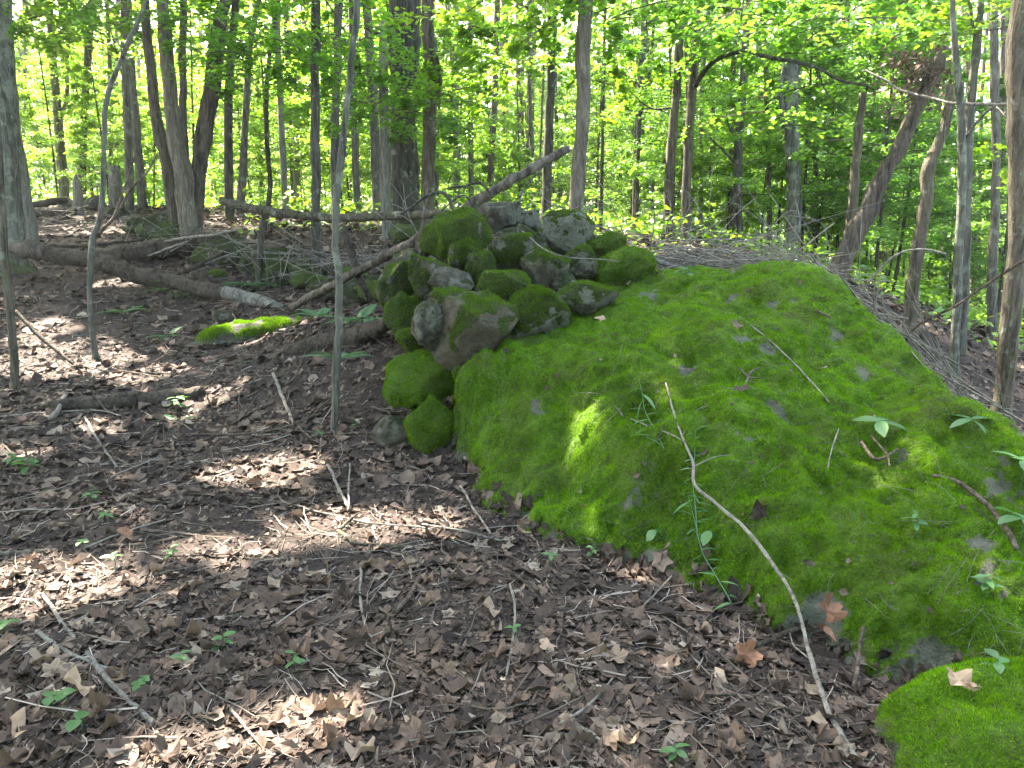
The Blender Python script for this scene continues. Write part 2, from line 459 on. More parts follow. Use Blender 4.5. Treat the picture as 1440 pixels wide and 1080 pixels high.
def axis(a, b, fine, far_lo, far_hi):
    c = list(np.arange(a, b, fine)); s = fine
    lo = a
    while lo > far_lo: s *= 1.12; lo -= s; c.insert(0, lo)
    s = fine; hi = c[-1]
    while hi < far_hi: s *= 1.12; hi += s; c.append(hi)
    return np.array(c)
gxs, gys = axis(-4.5, 3.6, 0.058, -420, 420), axis(1.4, 8.5, 0.058, -420, 420)
XX, YY = np.meshgrid(gxs, gys)
ZZ = gz(XX, YY)
nx, ny = len(gxs), len(gys)
ii = (np.arange(ny - 1)[:, None] * nx + np.arange(nx - 1)[None]).ravel()
gq = np.c_[ii, ii + 1, ii + nx + 1, ii + nx]
gv = np.stack([XX.ravel(), YY.ravel(), ZZ.ravel()], 1)
wall_line = lambda x: 9.5 + 0.0 * x
gn = fbm(gv * [1, 1, 0], 0.25, 3)
green = smooth(0, 3.5, gv[:, 1] - np.where(gv[:, 0] < -5, 17.5 + 0 * gv[:, 0], np.where(gv[:, 0] < 0, 13.0, 11.0)) + 1.5 * gn)
ground = link('ground', make_mesh('ground', gv, [gq], M['soil'], attrs={'green': green}))
ground['kind'] = 'structure'

# ------------------------------------------------------------------ the big mossy boulder
bp = []
for px, py, Y in [(645, 662, 4.45), (760, 735, 3.64), (900, 788, 3.21), (1100, 865, 2.72), (1200, 905, 2.52), (1440, 960, 2.28),
                  (1000, 600, 3.6), (1000, 480, 4.4), (1000, 700, 3.2), (1000, 420, 5.2), (1000, 373, 6.0), (1300, 510, 4.6),
                  (1440, 650, 3.4), (1200, 420, 5.6), (1400, 610, 3.8), (1200, 600, 3.6), (1200, 750, 2.95), (1200, 850, 2.65),
                  (1350, 700, 3.1), (1400, 800, 2.7), (1350, 880, 2.5), (648, 535, 4.62), (700, 505, 4.75), (800, 455, 5.0),
                  (880, 420, 5.4), (930, 390, 5.7), (750, 600, 4.2), (850, 600, 3.95), (850, 700, 3.45), (700, 620, 4.28),
                  (1100, 380, 5.9), (955, 383, 5.95), (1050, 374, 6.0), (925, 400, 5.65), (1150, 396, 5.75), (1100, 480, 4.5), (1200, 500, 4.4), (1100, 700, 3.15)]:
    bp.append(P(px, py, Y))
bp += [np.array(q) for q in [(-.47, 4.55, -.25), (-.5, 4.9, -.1), (-.3, 5.3, .5), (.2, 6.2, .75), (.9, 6.8, .7), (1.8, 6.9, .6), (2.6, 6.4, .4), (3.0, 5.3, -.1),
       (3.05, 4.3, -.35), (3.0, 3.4, -.35), (2.9, 2.6, -.45), (2.2, 2.0, -.4), (1.5, 2.12, -.35), (.95, 2.45, -.35),
       (.45, 2.95, -.35), (-.05, 3.45, -.3), (-.45, 4.2, -.3), (1, 7.6, -.2), (2.5, 7.4, -.4)]]
bp = np.array(bp)
BM = tps_fit(bp[:, :2], bp[:, 2], 0.003)

def bz_base(x, y):
    return tps_eval(BM, x, y)
bxs, bys = np.arange(-0.62, 3.25, 0.02), np.arange(1.9, 7.6, 0.02)
BX, BY = np.meshgrid(bxs, bys)
BZ = bz_base(BX, BY)
BG = gz(BX, BY)
gyy, gxx = np.gradient(BZ, 0.02)
bn = np.stack([-gxx, -gyy, np.ones_like(gxx)], -1); bn /= np.linalg.norm(bn, axis=2)[..., None]
bv = np.stack([BX, BY, BZ], -1).reshape(-1, 3); bnf = bn.reshape(-1, 3)
lump = 0.055 * fbm(bv, 1.7, 3) + 0.040 * fbm(bv + 5, 4.2, 4) - 0.044 * np.abs(fbm(bv + 9, 8.0, 3)) + 0.008 * fbm(bv + 2, 24.0, 2)
# two shallow cracks that run down the front face, as in the photograph
def seg_dist(p, a, b):
    a, b = np.asarray(a, float), np.asarray(b, float); ab = b - a
    t = np.clip(((p - a) @ ab) / (ab @ ab), 0, 1)
    return np.linalg.norm(p - a - t[:, None] * ab, axis=1)
lump -= 0.12 * np.exp(-(seg_dist(bv + 0.05 * np.c_[fbm(bv, 5), fbm(bv + 3, 5), fbm(bv + 7, 5)], P(905, 575, 4.0), P(985, 800, 3.05)) / 0.09) ** 2)
lump -= 0.05 * np.exp(-(seg_dist(bv, P(1230, 630, 3.5), P(1250, 655, 3.4)) / 0.07) ** 2)
bvd = bv + bnf * lump[:, None]
# bare rock showing through the moss
bare_spots = [(845, 455, .055), (1010, 577, .04), (893, 700, .055), (1322, 722, .05), (1300, 788, .055), (1150, 502, .04), (905, 503, .05), (725, 597, .022),
              (742, 690, .02), (1240, 640, .08), (1380, 765, .08), (1405, 680, .12), (925, 435, .05), (1395, 820, .07)]
moss_b = np.ones(len(bvd))
def B_hit(px, py):
    d = ray(px, py); s = np.arange(2.2, 7.5, 0.01)
    p = np.array([0, 0, EYE]) + d[None] * s[:, None]
    k = np.nonzero(p[:, 2] < bz_base(p[:, 0], p[:, 1]))[0]
    return p[k[0]] if len(k) else p[-1]
wob = bvd + 0.055 * np.c_[fbm(bvd, 13, 4, .65), fbm(bvd + 3, 13, 4, .65), fbm(bvd + 8, 13, 4, .65)]
for px, py, r in bare_spots:
    h = B_hit(px, py)
    moss_b = np.minimum(moss_b, smooth(0.75, 1.0, np.linalg.norm(wob - h, axis=1) / r))
moss_b *= smooth(-.02, .05, bvd[:, 2] - BG.ravel() - .03 + .10 * fbm(bvd + 11, 6.0, 4, .6))
moss_b *= 1 - 0.9 * smooth(0.74, 1.05, fbm(bvd + 31, 4.0, 4))
bvd = bvd + bnf * (0.022 * moss_b)[:, None]                       # the moss stands proud of the bare rock
keep = (bvd[:, 2] > BG.ravel() - 0.15)
nbx, nby = len(bxs), len(bys)
ii = (np.arange(nby - 1)[:, None] * nbx + np.arange(nbx - 1)[None]).ravel()
bq = np.c_[ii, ii + 1, ii + nbx + 1, ii + nbx]
bq = bq[keep[bq].any(1)]
def compact(v, q, *arrs):
    used = np.unique(q); m = np.full(len(v), -1); m[used] = np.arange(len(used))
    return v[used], m[q], [a[used] for a in arrs]
bvc, bqc, (moss_c, bnc) = compact(bvd, bq, moss_b, bnf)
O_B = np.array([1.3, 4.2, 0.0])
boulder = link('boulder', make_mesh('boulder', bvc - O_B, [bqc], M['rock'], attrs={'moss': moss_c}), None, O_B)
boulder.color = (1, 1.5, 0.0, 1)
tag(boulder, 'huge rounded boulder carpeted in bright green moss', 'boulder')

def sample_surface(v, q, n, weight=None):
    """n random points on a quad mesh: positions, normals, weights"""
    t = np.vstack([q[:, [0, 1, 2]], q[:, [0, 2, 3]]]) if q.shape[1] == 4 else q
    a, b, c = v[t[:, 0]], v[t[:, 1]], v[t[:, 2]]
    cr = np.cross(b - a, c - a); ar = np.linalg.norm(cr, axis=1)
    w = ar.copy()
    if weight is not None: w *= np.clip(weight[t].mean(1), 0, 1)
    if w.sum() <= 0: return np.zeros((0, 3)), np.zeros((0, 3))
    k = rng.choice(len(t), n, p=w / w.sum())
    u1, u2 = rng.random(n), rng.random(n); f = u1 + u2 > 1; u1[f], u2[f] = 1 - u1[f], 1 - u2[f]
    p = a[k] + (b[k] - a[k]) * u1[:, None] + (c[k] - a[k]) * u2[:, None]
    nn = cr[k] / (ar[k][:, None] + 1e-12)
    return p, nn

def moss_mesh(name, v, q, n, weight, length=0.014, width=0.0028, blades=3, droop=0.35, sink=0.002):
    p, nn = sample_surface(v, q, n, weight)
    p = np.repeat(p, blades, 0); nn = np.repeat(nn, blades, 0); m = len(p)
    lean = rng.normal(0, 0.55, (m, 3)) + np.array([0, 0, droop])
    d = nn + lean; d /= np.linalg.norm(d, axis=1)[:, None]
    s = np.cross(d, rng.normal(0, 1, (m, 3))); s /= np.linalg.norm(s, axis=1)[:, None] + 1e-9
    clump = 0.75 + 0.45 * fbm(p, 11.0, 2)
    L = length * np.clip(clump, .35, 1.5) * rng.uniform(0.6, 1.35, m)
    b0 = p + rng.normal(0, 0.003, (m, 3)) - nn * sink
    vv = np.stack([b0 - s * width / 2, b0 + s * width / 2, b0 + d * L[:, None]], 1).reshape(-1, 3)
    return make_mesh(name, vv, [np.arange(3 * m).reshape(-1, 3)], M['moss'], False)

cam_p = np.array([0, 0, EYE])
facing = ((cam_p - bvc) * bnc).sum(1) > -0.35
near_w = np.clip(3.2 / np.linalg.norm(cam_p - bvc, axis=1), 0.35, 1.3) ** 1.5
mw = moss_c ** 2 * facing * near_w * (bvc[:, 2] > gz(bvc[:, 0], bvc[:, 1]) - 0.02)
mc = link('moss_carpet', moss_mesh('moss_carpet', bvc - O_B, bqc, 200000, mw, 0.0175, 0.003), boulder)
mc['kind'] = 'stuff'

# the lower mossy slab at the boulder's foot
def dome(cx, cy, rx, ry, h, zb, step=0.012, power=2.6, seed=0.0, rot=0.0):
    xs = np.arange(-rx * 1.15, rx * 1.15, step); ys = np.arange(-ry * 1.15, ry * 1.15, step)
    X, Y = np.meshgrid(xs, ys); q = np.stack([X.ravel(), Y.ravel(), np.zeros(X.size)], 1)
    rr = (np.abs(X / rx) ** power + np.abs(Y / ry) ** power).ravel() ** (1 / power) * (1 + 0.14 * fbm(q + seed, 3.5, 3))
    z = h * np.sqrt(np.clip(1 - rr ** 2.4, 0, 1)) + 0.02 * fbm(q + seed, 8, 3) * (rr < 1) - 0.25 * np.clip(rr - 1, 0, 1)
    v = rot_z(np.stack([q[:, 0], q[:, 1], z], 1), rot) + [cx, cy, zb]
    n = len(xs); i = (np.arange(len(ys) - 1)[:, None] * n + np.arange(n - 1)[None]).ravel()
    qd = np.c_[i, i + 1, i + n + 1, i + n]
    k = rr.reshape(-1) < 1.12
    qd = qd[k[qd].all(1)]
    v, qd, (rr,) = compact(v, qd, rr)
    return v, qd, rr
sv, sq, srr = dome(1.66, 2.02, 0.60, 0.36, 0.33, -0.17, 0.011, 2.6, 4.0, 0.05)
O_S = np.array([1.62, 2.02, -0.1])
sm = smooth(1.02, 0.85, srr + .10 * fbm(sv, 9.0, 4, .6))
slab = link('mossy_slab', make_mesh('mossy_slab', sv - O_S, [sq], M['rock'], attrs={'moss': sm}), None, O_S)
slab.color = (1, .4, 0, 1)
tag(slab, 'low mossy stone at the foot of the boulder with a tan dead leaf on it', 'stone')
mm = link('moss', moss_mesh('moss', sv - O_S, sq, 26000, sm ** 2, 0.015), slab); mm['kind'] = 'stuff'

# low bright moss mound in the litter behind the thin grey sapling
g0 = P(372, 468, 8.1)
mv, mq, mr = dome(g0[0], g0[1], 0.72, 0.20, 0.17, gz(g0[0], g0[1]) - .03, 0.02, 2.2, 9.0, R(38))
mm_ = smooth(1.05, .9, mr) * smooth(-.55, -.1, fbm(mv, 7, 3))
O_M = np.array([g0[0], g0[1], float(gz(g0[0], g0[1]))])
mound = link('moss_mound', make_mesh('moss_mound', mv - O_M, [mq], M['rock'], attrs={'moss': mm_}), None, O_M)
mound.color = (.8, .3, 0, 1)
tag(mound, 'low sunlit mound of yellow green moss amid the leaf litter', 'moss mound')
mm = link('moss', moss_mesh('moss', mv - O_M, mq, 9000, mm_, 0.025, 0.006), mound); mm['kind'] = 'stuff'; mm.color = mound.color

# ------------------------------------------------------------------ stones of the heap and the tumbled wall
_bm = bmesh.new(); bmesh.ops.create_icosphere(_bm, subdivisions=5, radius=1.0)
ICO_V = np.array([v.co[:] for v in _bm.verts]); ICO_F = np.array([[v.index for v in f.verts] for f in _bm.faces]); _bm.free()
_bm = bmesh.new(); bmesh.ops.create_icosphere(_bm, subdivisions=4, radius=1.0)
ICO4_V = np.array([v.co[:] for v in _bm.verts]); ICO4_F = np.array([[v.index for v in f.verts] for f in _bm.faces]); _bm.free()

def stone(name, label, px, py, w, h, Y, ang=0.5, moss=0.5, lichen=0.3, rust=0.0, deep=0.9, roll=0.0, seed=0, tufts=0, group=None, parent=None, planes=()):
    """a stone whose outline in the photograph is w x h pixels round (px, py), Y metres away"""
    rs = np.random.default_rng(seed + 100)
    big = Y < 7.5
    v, F = (ICO_V.copy(), ICO_F) if big else (ICO4_V.copy(), ICO4_F)
    cuts = [(rs.normal(0, 1, 3), rs.uniform(0.79 - 0.38 * ang, 0.95)) for _ in range(int(8 + 9 * ang))]
    for n, d in list(planes) + cuts:
        n = np.asarray(n, float); n = n / np.linalg.norm(n)
        over = v @ n - d
        v -= np.clip(over, 0, None)[:, None] * n * 0.94
    q = v + seed * 2.31
    v = v * (1 + 0.11 * fbm(q, 1.6, 3) + 0.035 * fbm(q, 5, 4, .6))[:, None]
    c, s = math.cos(roll), math.sin(roll)
    v = v @ np.array([[c, 0, s], [0, 1, 0], [-s, 0, c]])
    k = pxm(Y) * 1.17
    ext = v.max(0) - v.min(0)
    v = v / ext * np.array([w * k, (w * 0.55 + h * 0.45) * k * deep, h * k])
    v -= (v.max(0) + v.min(0)) / 2
    # normals for the moss mask
    e1, e2 = v[F[:, 1]] - v[F[:, 0]], v[F[:, 2]] - v[F[:, 0]]
    fn = np.cross(e1, e2); vn = np.zeros_like(v)
    for j in range(3): np.add.at(vn, F[:, j], fn)
    vn /= np.linalg.norm(vn, axis=1)[:, None] + 1e-12
    up = 0.62 * vn[:, 2] - 0.25 * vn[:, 1] * 0 + 0.55 * fbm(v + seed, 9.0, 5, .65) + (moss + .08 - 0.5) * 2.0
    mk = smooth(0.0, 0.5, up)
    loc = P(px, py, Y)
    me = make_mesh(name, v, [F], M['rock'], attrs={'moss': mk})
    o = link(name, me, parent, loc if parent is None else loc - np.array(parent.location))
    fresh_unshaded = float(np.clip((moss - .70) * 2.9, 0.05, 1))  # thinly mossed stones get duller moss with shade put into its colour
    o.color = (fresh_unshaded, lichen, rust, 1)
    if label: tag(o, label, 'stone', group)
    if tufts:
        fc = ((cam_p - loc)[None] * vn).sum(1) > -0.2
        t = link('moss', moss_mesh('moss', v, F, tufts, mk ** 2 * fc, 0.014, 0.0035, 3), o); t['kind'] = 'stuff'; t.color = o.color
    return o

HEAP = 'stones of the heap'
S = [  # label, px, py, w, h, Y, angularity, moss, lichen, rust, depth factor, roll, tufts
 ('round moss capped stone with bare brown face on top of the heap', 641, 331, 86, 66, 6.15, .35, .80, .4, .1, .9, .1, 5000),
 ('dark sharp edged stone jutting up at the back of the heap', 701, 306, 54, 38, 6.9, .95, .12, .5, 0, .9, .3, 0),
 ('small grey lichened stone beside the dark jagged one at the back', 741, 313, 38, 32, 7.0, .6, .3, .9, 0, .9, 0, 0),
 ('broad pale lichened stone at the top right of the heap', 792, 328, 77, 56, 6.55, .45, .38, 1.6, 0, .9, .1, 1500),
 ('smooth olive mossy stone at the far right of the heap top', 853, 346, 50, 36, 6.5, .3, .85, .3, 0, .9, .2, 1800),
 ('large bright mossy stone at the right end of the heap, overhanging a dark hollow', 879, 383, 75, 62, 5.95, .4, .92, .4, 0, .9, .15, 4500),
 ('mossy block tucked under the round capped stone', 656, 362, 46, 44, 5.9, .65, .62, .6, 0, .9, .1, 1800),
 ('pointed mossy stone in the middle of the heap, green above and grey below', 724, 361, 62, 56, 5.95, .7, .58, .6, 0, .9, .5, 2500),
 ('narrow slanting mossy stone wedged in the middle of the heap', 677, 386, 42, 54, 5.75, .6, .66, .6, 0, .9, .7, 1500),
 ('square brownish stone with a bare face right of the heap middle', 766, 381, 60, 60, 5.75, .75, .42, .5, .25, .9, .2, 1600),
 ('grey and green mottled stone below the broad lichened one', 812, 371, 52, 46, 5.95, .6, .52, .8, .1, .9, -.2, 1200),
 ('small flat pale green stone lying near the heap top', 720, 331, 40, 20, 6.45, .5, .4, 1.4, 0, .9, 0, 0),
 ('tall mossy slab leaning at the left shoulder of the heap', 607, 394, 56, 64, 5.65, .55, .66, .4, .05, .8, .4, 2500),
 ('bare grey stone below the leaning mossy slab', 634, 400, 56, 42, 5.5, .6, .16, .5, .08, .8, .1, 0),
 ('long mossy stone above the lichened block', 708, 407, 66, 46, 5.4, .6, .78, .4, 0, .9, -.3, 2500),
 ('speckled lichen covered stone under the bright mossy end stone', 825, 419, 80, 42, 5.18, .45, .42, 1.8, 0, .9, .05, 1800),
 ('large rounded dark green block between the front stone and the boulder', 755, 446, 78, 76, 4.98, .5, .60, 1.2, 0, .85, -.2, 4500),
 ('biggest front stone with a flat mossy top and hollow brown face', 664, 467, 118, 104, 4.88, .9, .40, .0, .30, .9, -.12, 4000),
 ('pale bare boulder lobe at the left of the biggest front stone', 606, 460, 48, 66, 4.9, .55, .17, .7, 0, .9, -.3, 0),
 ('dark mossy stone at the left end of the heap', 562, 410, 54, 76, 5.9, .5, .60, .4, .05, .9, .1, 1800),
 ('deep green mossy block left of the pale lobe', 570, 443, 52, 58, 5.55, .55, .76, .3, .1, .9, .1, 2500),
 ('small dark mossy stone low on the left of the heap', 579, 478, 40, 34, 5.25, .45, .78, .3, .1, .9, 0, 1200),
 ('brown weathered stone behind the leaning pole at the left of the heap', 576, 369, 40, 36, 6.15, .6, .35, .6, .3, .9, 0, 0),
 ('small grey stone in the gap beneath the round capped stone', 599, 349, 26, 30, 6.3, .5, .25, .6, .1, .9, 0, 0),
 ('flat stone thick with bright moss at the left edge of the boulder', 593, 537, 98, 80, 4.92, .55, .97, .2, 0, .95, .1, 6500),
 ('lower bright mossy stone touching the litter by the boulder edge', 604, 598, 62, 82, 4.72, .5, .97, .2, 0, .8, 0, 5000),
 ('dull grey bare stone half buried beside the lower mossy one', 556, 612, 62, 56, 4.85, .35, .15, .4, .1, .9, .1, 0),
 ('small mossy stone peeking from the gap under the biggest front stone', 655, 531, 34, 34, 4.75, .4, .8, .3, 0, .9, 0, 800),
 ('mossy stone behind the sharp edged one at the back', 668, 307, 40, 30, 7.1, .5, .7, .4, 0, .9, 0, 0),
 ('wide flat mossy stone in the litter behind the heap on the left', 572, 331, 46, 28, 7.4, .4, .8, .4, 0, .9, 0, 0),
 ('small brown stone beneath the mottled stone', 793, 398, 34, 28, 5.7, .6, .4, .5, .2, .9, 0, 0),
 ('mossy wedge between the olive stone and the broad lichened stone', 826, 345, 34, 36, 6.6, .6, .66, .8, 0, .9, 0, 0),
 ('dark stone filling the gap behind the bright mossy end stone', 846, 388, 44, 44, 6.1, .6, .3, .4, 0, .9, 0, 0),
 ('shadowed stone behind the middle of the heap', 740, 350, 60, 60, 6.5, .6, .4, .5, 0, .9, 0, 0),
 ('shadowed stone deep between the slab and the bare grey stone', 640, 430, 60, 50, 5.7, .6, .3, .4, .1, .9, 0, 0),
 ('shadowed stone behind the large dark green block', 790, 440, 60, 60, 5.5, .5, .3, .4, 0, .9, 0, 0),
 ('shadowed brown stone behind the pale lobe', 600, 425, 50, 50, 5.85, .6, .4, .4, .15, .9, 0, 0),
]
FRONT = [((.05, -.25, 1), .42), ((.35, -1, -.45), .40), ((-1, -.6, .1), .55), ((.9, -.5, -.2), .62), ((0, -.6, -1), .7)]
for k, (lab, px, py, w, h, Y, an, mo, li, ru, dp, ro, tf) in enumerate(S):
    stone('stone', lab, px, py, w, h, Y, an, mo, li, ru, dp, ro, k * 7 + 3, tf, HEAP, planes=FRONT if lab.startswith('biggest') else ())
WALL = 'tumbled stones of the old wall'
for k, (lab, px, py, w, h, Y, mo, li, ru) in enumerate([
 ('pale domed stone of the tumbled wall right of the forked trunk', 302, 322, 50, 30, 11.5, .2, 1.5, 0),
 ('small tan angular stone perched beside the pale domed one', 323, 318, 26, 14, 11.2, .05, .2, .8),
 ('low yellow green mossy stone beside the tan one', 345, 325, 32, 18, 11.0, .9, .2, 0),
 ('grey stone with a mossy crown left of the forked trunk', 222, 318, 44, 24, 13.0, .6, 1.0, 0),
 ('flat mossy stone at the left of the tumbled wall', 200, 305, 50, 18, 14.0, .75, .6, 0),
 ('sunlit mossy stone just left of the forked trunk', 243, 308, 24, 22, 12.6, .7, .8, 0),
 ('pale broken stones low beside the forked trunk', 238, 332, 30, 18, 12.2, .1, 1.2, 0),
 ('broad mossy stone behind the thin dark stub', 378, 343, 62, 34, 10.6, .75, .5, 0),
 ('flat mossy stone right of the thin dark stub', 405, 352, 46, 24, 10.3, .6, .8, 0),
 ('small mossy stone under the sunlit stick', 318, 345, 30, 22, 11.0, .7, .5, .1),
 ('dark stone in the brush left of the dark trunk', 425, 362, 40, 34, 10.0, .4, .6, 0),
 ('mossy stone behind the wall beneath the fallen trunk', 480, 322, 50, 26, 9.2, .75, .5, 0),
 ('grey stone below the fallen trunk near the thin grey sapling', 520, 330, 40, 24, 8.6, .4, .9, 0),
 ('small stone in shade beneath the barkless log end', 313, 443, 26, 20, 8.7, .35, .5, .1),
 ('mossy tussock stone at the base of the dark trunk', 440, 385, 44, 18, 9.75, .9, .3, 0),
 ('small mossy cobble beside the stick in the sunlit litter', 304, 385, 26, 12, 10.6, .9, .3, 0),
 ('dark rounded stone on the far left mound', 128, 268, 28, 20, 17.6, .3, .5, 0),
 ('grey stone on the far left mound beside the pale stub', 95, 274, 24, 16, 17.8, .2, .8, 0),
 ('mossy stone at the right of the far left mound', 158, 282, 34, 18, 16.5, .6, .6, 0),
 ('low grey stone between the far mound and the wall', 182, 292, 26, 12, 15.5, .3, 1.0, 0)]):
    o = stone('stone', lab, px, py, w, h, Y, .7, mo, li * .7, ru, .9, .1 * (k % 3), 500 + k * 5, 900 if mo > .55 and Y < 11.5 else 0, WALL)
    g = float(gz(o.location.x, o.location.y)); half = h * pxm(Y) / 2
    if o.location.z - half > g - 0.02: o.location.z = g - 0.03 + half * 0.9

RUB = []
for k in range(44):
    px = rng.uniform(165, 545); py = np.interp(px, [165, 240, 300, 420, 545], [292, 310, 326, 352, 335]) + rng.normal(0, 9)
    Y = np.interp(px, [165, 240, 300, 420, 545], [15, 12.6, 11.2, 10.0, 8.2]) + rng.uniform(-.4, .4); w = rng.uniform(22, 58)
    o = stone('stone', 'small stone among the low rubble of the old tumbled wall', px, py, w, w * rng.uniform(.5, .75), Y, .7, rng.uniform(.4, .88), rng.uniform(0, .8), rng.uniform(0, .2), .9, .1, 800 + k, 0, 'small rubble of the old wall')
    o.location.z = float(gz(o.location.x, o.location.y)) + w * pxm(Y) * rng.uniform(.2, .5)
# ------------------------------------------------------------------ leaf crowns, built once and shared
def leaf_cards(pos, nrm, size, shape='oval'):
    """flat-ish folded leaves: pos (n,3), normals (n,3)"""
    n = len(pos)
    if shape == 'maple':
        a = np.array([-90, -40, -12, 22, 50, 72, 90, 108, 130, 158, 192, 220]) * math.pi / 180
        r = np.array([.50, .42, .62, .55, .85, .58, 1.0, .58, .85, .55, .62, .42]) * 0.62
        pv = np.c_[np.cos(a) * r, np.sin(a) * r, -0.22 * r + 0.08 * np.abs(np.cos(a))]
        pv = np.vstack([pv, [[0, 0, 0.03]]])
        pp = [np.array([[12, k, (k + 1) % 12] for k in range(12)])]
    else:
        pv = np.array([[0, -.5, 0], [.30, -.08, .07], [0, .55, -.06], [-.30, -.08, .07]])
        pp = [np.array([[0, 1, 2], [0, 2, 3]])]
    return scatter(pv, pp, pos, nrm, rng.uniform(0, 2 * math.pi, n), size)

def spray_crown(name, nb, z0, z1, rad, leaves, lsize, mat, droop=0.25, shape='oval', stem_taper=True):
    """level sprays of leaves on thin side branches round a stem that stands at the origin"""
    chunks_t, pos, nor = [], [], []
    for k in range(nb):
        z = z0 + (z1 - z0) * (k + rng.random()) / nb
        f = (z - z0) / (z1 - z0)
        L = rad * (1.0 - 0.65 * f if stem_taper else math.sin(math.pi * (0.12 + 0.8 * f))) * rng.uniform(0.6, 1.15)
        a = k * 2.4 + rng.uniform(-.5, .5)
        t = np.linspace(0, 1, 5)
        rise = rng.uniform(0.1, 0.55)
        bx = np.c_[np.cos(a) * L * t, np.sin(a) * L * t, z + rise * L * t - (rise * 0.7 + droop * 0.4) * L * t ** 2]
        chunks_t.append(tube(bx, 0.004 + 0.006 * L * (1 - t * 0.9), 3, 5, caps=False))
        m = leaves
        tt = np.sqrt(rng.uniform(0.06, 1.0, m))
        lat = rng.normal(0, 1, m) * 0.24 * L * (1.15 - tt)
        base = np.c_[np.interp(tt, t, bx[:, 0]), np.interp(tt, t, bx[:, 1]), np.interp(tt, t, bx[:, 2])]
        p = base + np.c_[-np.sin(a) * lat, np.cos(a) * lat, -0.15 * np.abs(lat) + rng.normal(0, 0.05, m)]
        nn = np.c_[rng.normal(0, .42, m), rng.normal(0, .42, m), np.ones(m)]
        pos.append(p); nor.append(nn)
    pos, nor = np.concatenate(pos), np.concatenate(nor)
    lv, lp = leaf_cards(pos, nor, lsize * rng.uniform(0.7, 1.3, len(pos)), shape)
    tv, tp = join(chunks_t)
    v = np.vstack([lv, tv]); p = [lp[0], np.asarray(tp[0]) + len(lv)]
    mi = np.r_[np.zeros(len(lp[0]), int), np.ones(len(tp[0]), int)]
    return make_mesh(name, v, p, [mat, M['twig_brown']], False, mat_idx=mi)

UNDER = [spray_crown('crown', 46, 0.9, 6.0, 1.9, 240, 0.088, M['leaf_bright']),
         spray_crown('crown', 40, 1.6, 7.0, 2.2, 264, 0.088, M['leaf_bright'], 0.35),
         spray_crown('crown', 34, 0.6, 4.2, 1.6, 240, 0.088, M['leaf_bright']),
         spray_crown('crown', 50, 2.2, 8.5, 2.4, 264, 0.088, M['leaf_deep']),
         spray_crown('crown', 40, 1.2, 6.0, 2.0, 272, 0.088, M['leaf_deep']),
         spray_crown('crown', 26, 0.3, 2.4, 1.2, 192, 0.088, M['leaf_bright'])]
TOP = [spray_crown('crown', 60, -5.0, 3.5, 3.2, 34, 0.16, M['leaf_bright'], 0.2, stem_taper=False),
       spray_crown('crown', 52, -4.0, 4.0, 3.6, 36, 0.16, M['leaf_deep'], 0.2, stem_taper=False)]
SPRAY = [spray_crown('leaf_spray', 7, -0.15, 0.35, 1.1, 75, 0.085, M['leaf_bright'], 0.4, 'maple', False),
         spray_crown('leaf_spray', 8, -0.2, 0.4, 1.25, 75, 0.082, M['leaf_deep'], 0.5, 'maple', False)]

def tree(name, label, cat, mat, Y, path, top=15.0, crown=None, group=None, sides=10, rough=0.13, flare=1.5, stop=False, seed=[0]):
    """path: photo pixels (px, py, width) from the top of what is seen down to the base, all Y metres ahead"""
    seed[0] += 1
    k = pxm(Y) / 2
    pts = [P(a, b, Y) for a, b, w in path][::-1]; rad = [w * k for a, b, w in path][::-1]
    pts = [np.array(p) for p in pts]
    g = float(gz(pts[0][0], Y))
    if pts[0][2] > g + 0.05:
        d = (pts[0] - pts[1]); d = d / -d[2] * 0.5
        pts.insert(0, np.array([pts[0][0] + d[0] * (pts[0][2] - g) * 0.6, Y, g])); rad.insert(0, rad[0])
    else: pts[0][2] = min(pts[0][2], g)
    base = pts[0].copy(); base[2] = g
    rad[0] *= flare
    pts.insert(1, pts[0] * 0.8 + pts[1] * 0.2); rad.insert(1, rad[1] * 0.5 + rad[0] / flare * 0.5)
    pts.insert(0, pts[0] - [0, 0, 0.25]); rad.insert(0, rad[0] * 1.15)
    if not stop:
        d = pts[-1] - pts[-2]; d /= np.linalg.norm(d)
        z = pts[-1][2]; j = 0
        while z < top:
            d = d * 0.7 + np.array([0, 0, 0.3]); d /= np.linalg.norm(d)
            pts.append(pts[-1] + d * 2.2); z = pts[-1][2]; rad.append(max(rad[-1] * 0.86, 0.012)); j += 1
    root = thing(name, label, cat, base, group)
    n = int(max(14, 5 * len(pts)))
    v, p = tube(np.array(pts) - base, rad, sides if Y < 16 else 7, n if Y < 16 else max(10, n // 2), rough, 5.0, True, seed[0], 0.05)
    link('trunk', make_mesh('trunk', v, p, M[mat]), root)
    if crown is not None and not stop and Y > 16.5:   # nearer crowns merge into the leaf roof
        c = link('crown', TOP[crown], root, np.array(pts[-1]) - base)
        c.rotation_euler = (0, 0, rng.uniform(0, 6.28)); s = rng.uniform(0.8, 1.1); c.scale = (s, s, s)
    return root, base, np.array(pts), rad

def limb(root, base, pix, Y, w0, w1, mat, name='branch', dY=0.0, n=None):
    k = pxm(Y) / 2
    pts = np.array([P(a, b, Y + dY * i / max(len(pix) - 1, 1)) for i, (a, b) in enumerate(pix)]) - base
    v, p = tube(pts, np.linspace(w0 * k, w1 * k, len(pts)), 6, n or 5 * len(pts), 0.08, 9.0)
    return link(name, make_mesh(name, v, p, M[mat]), root)

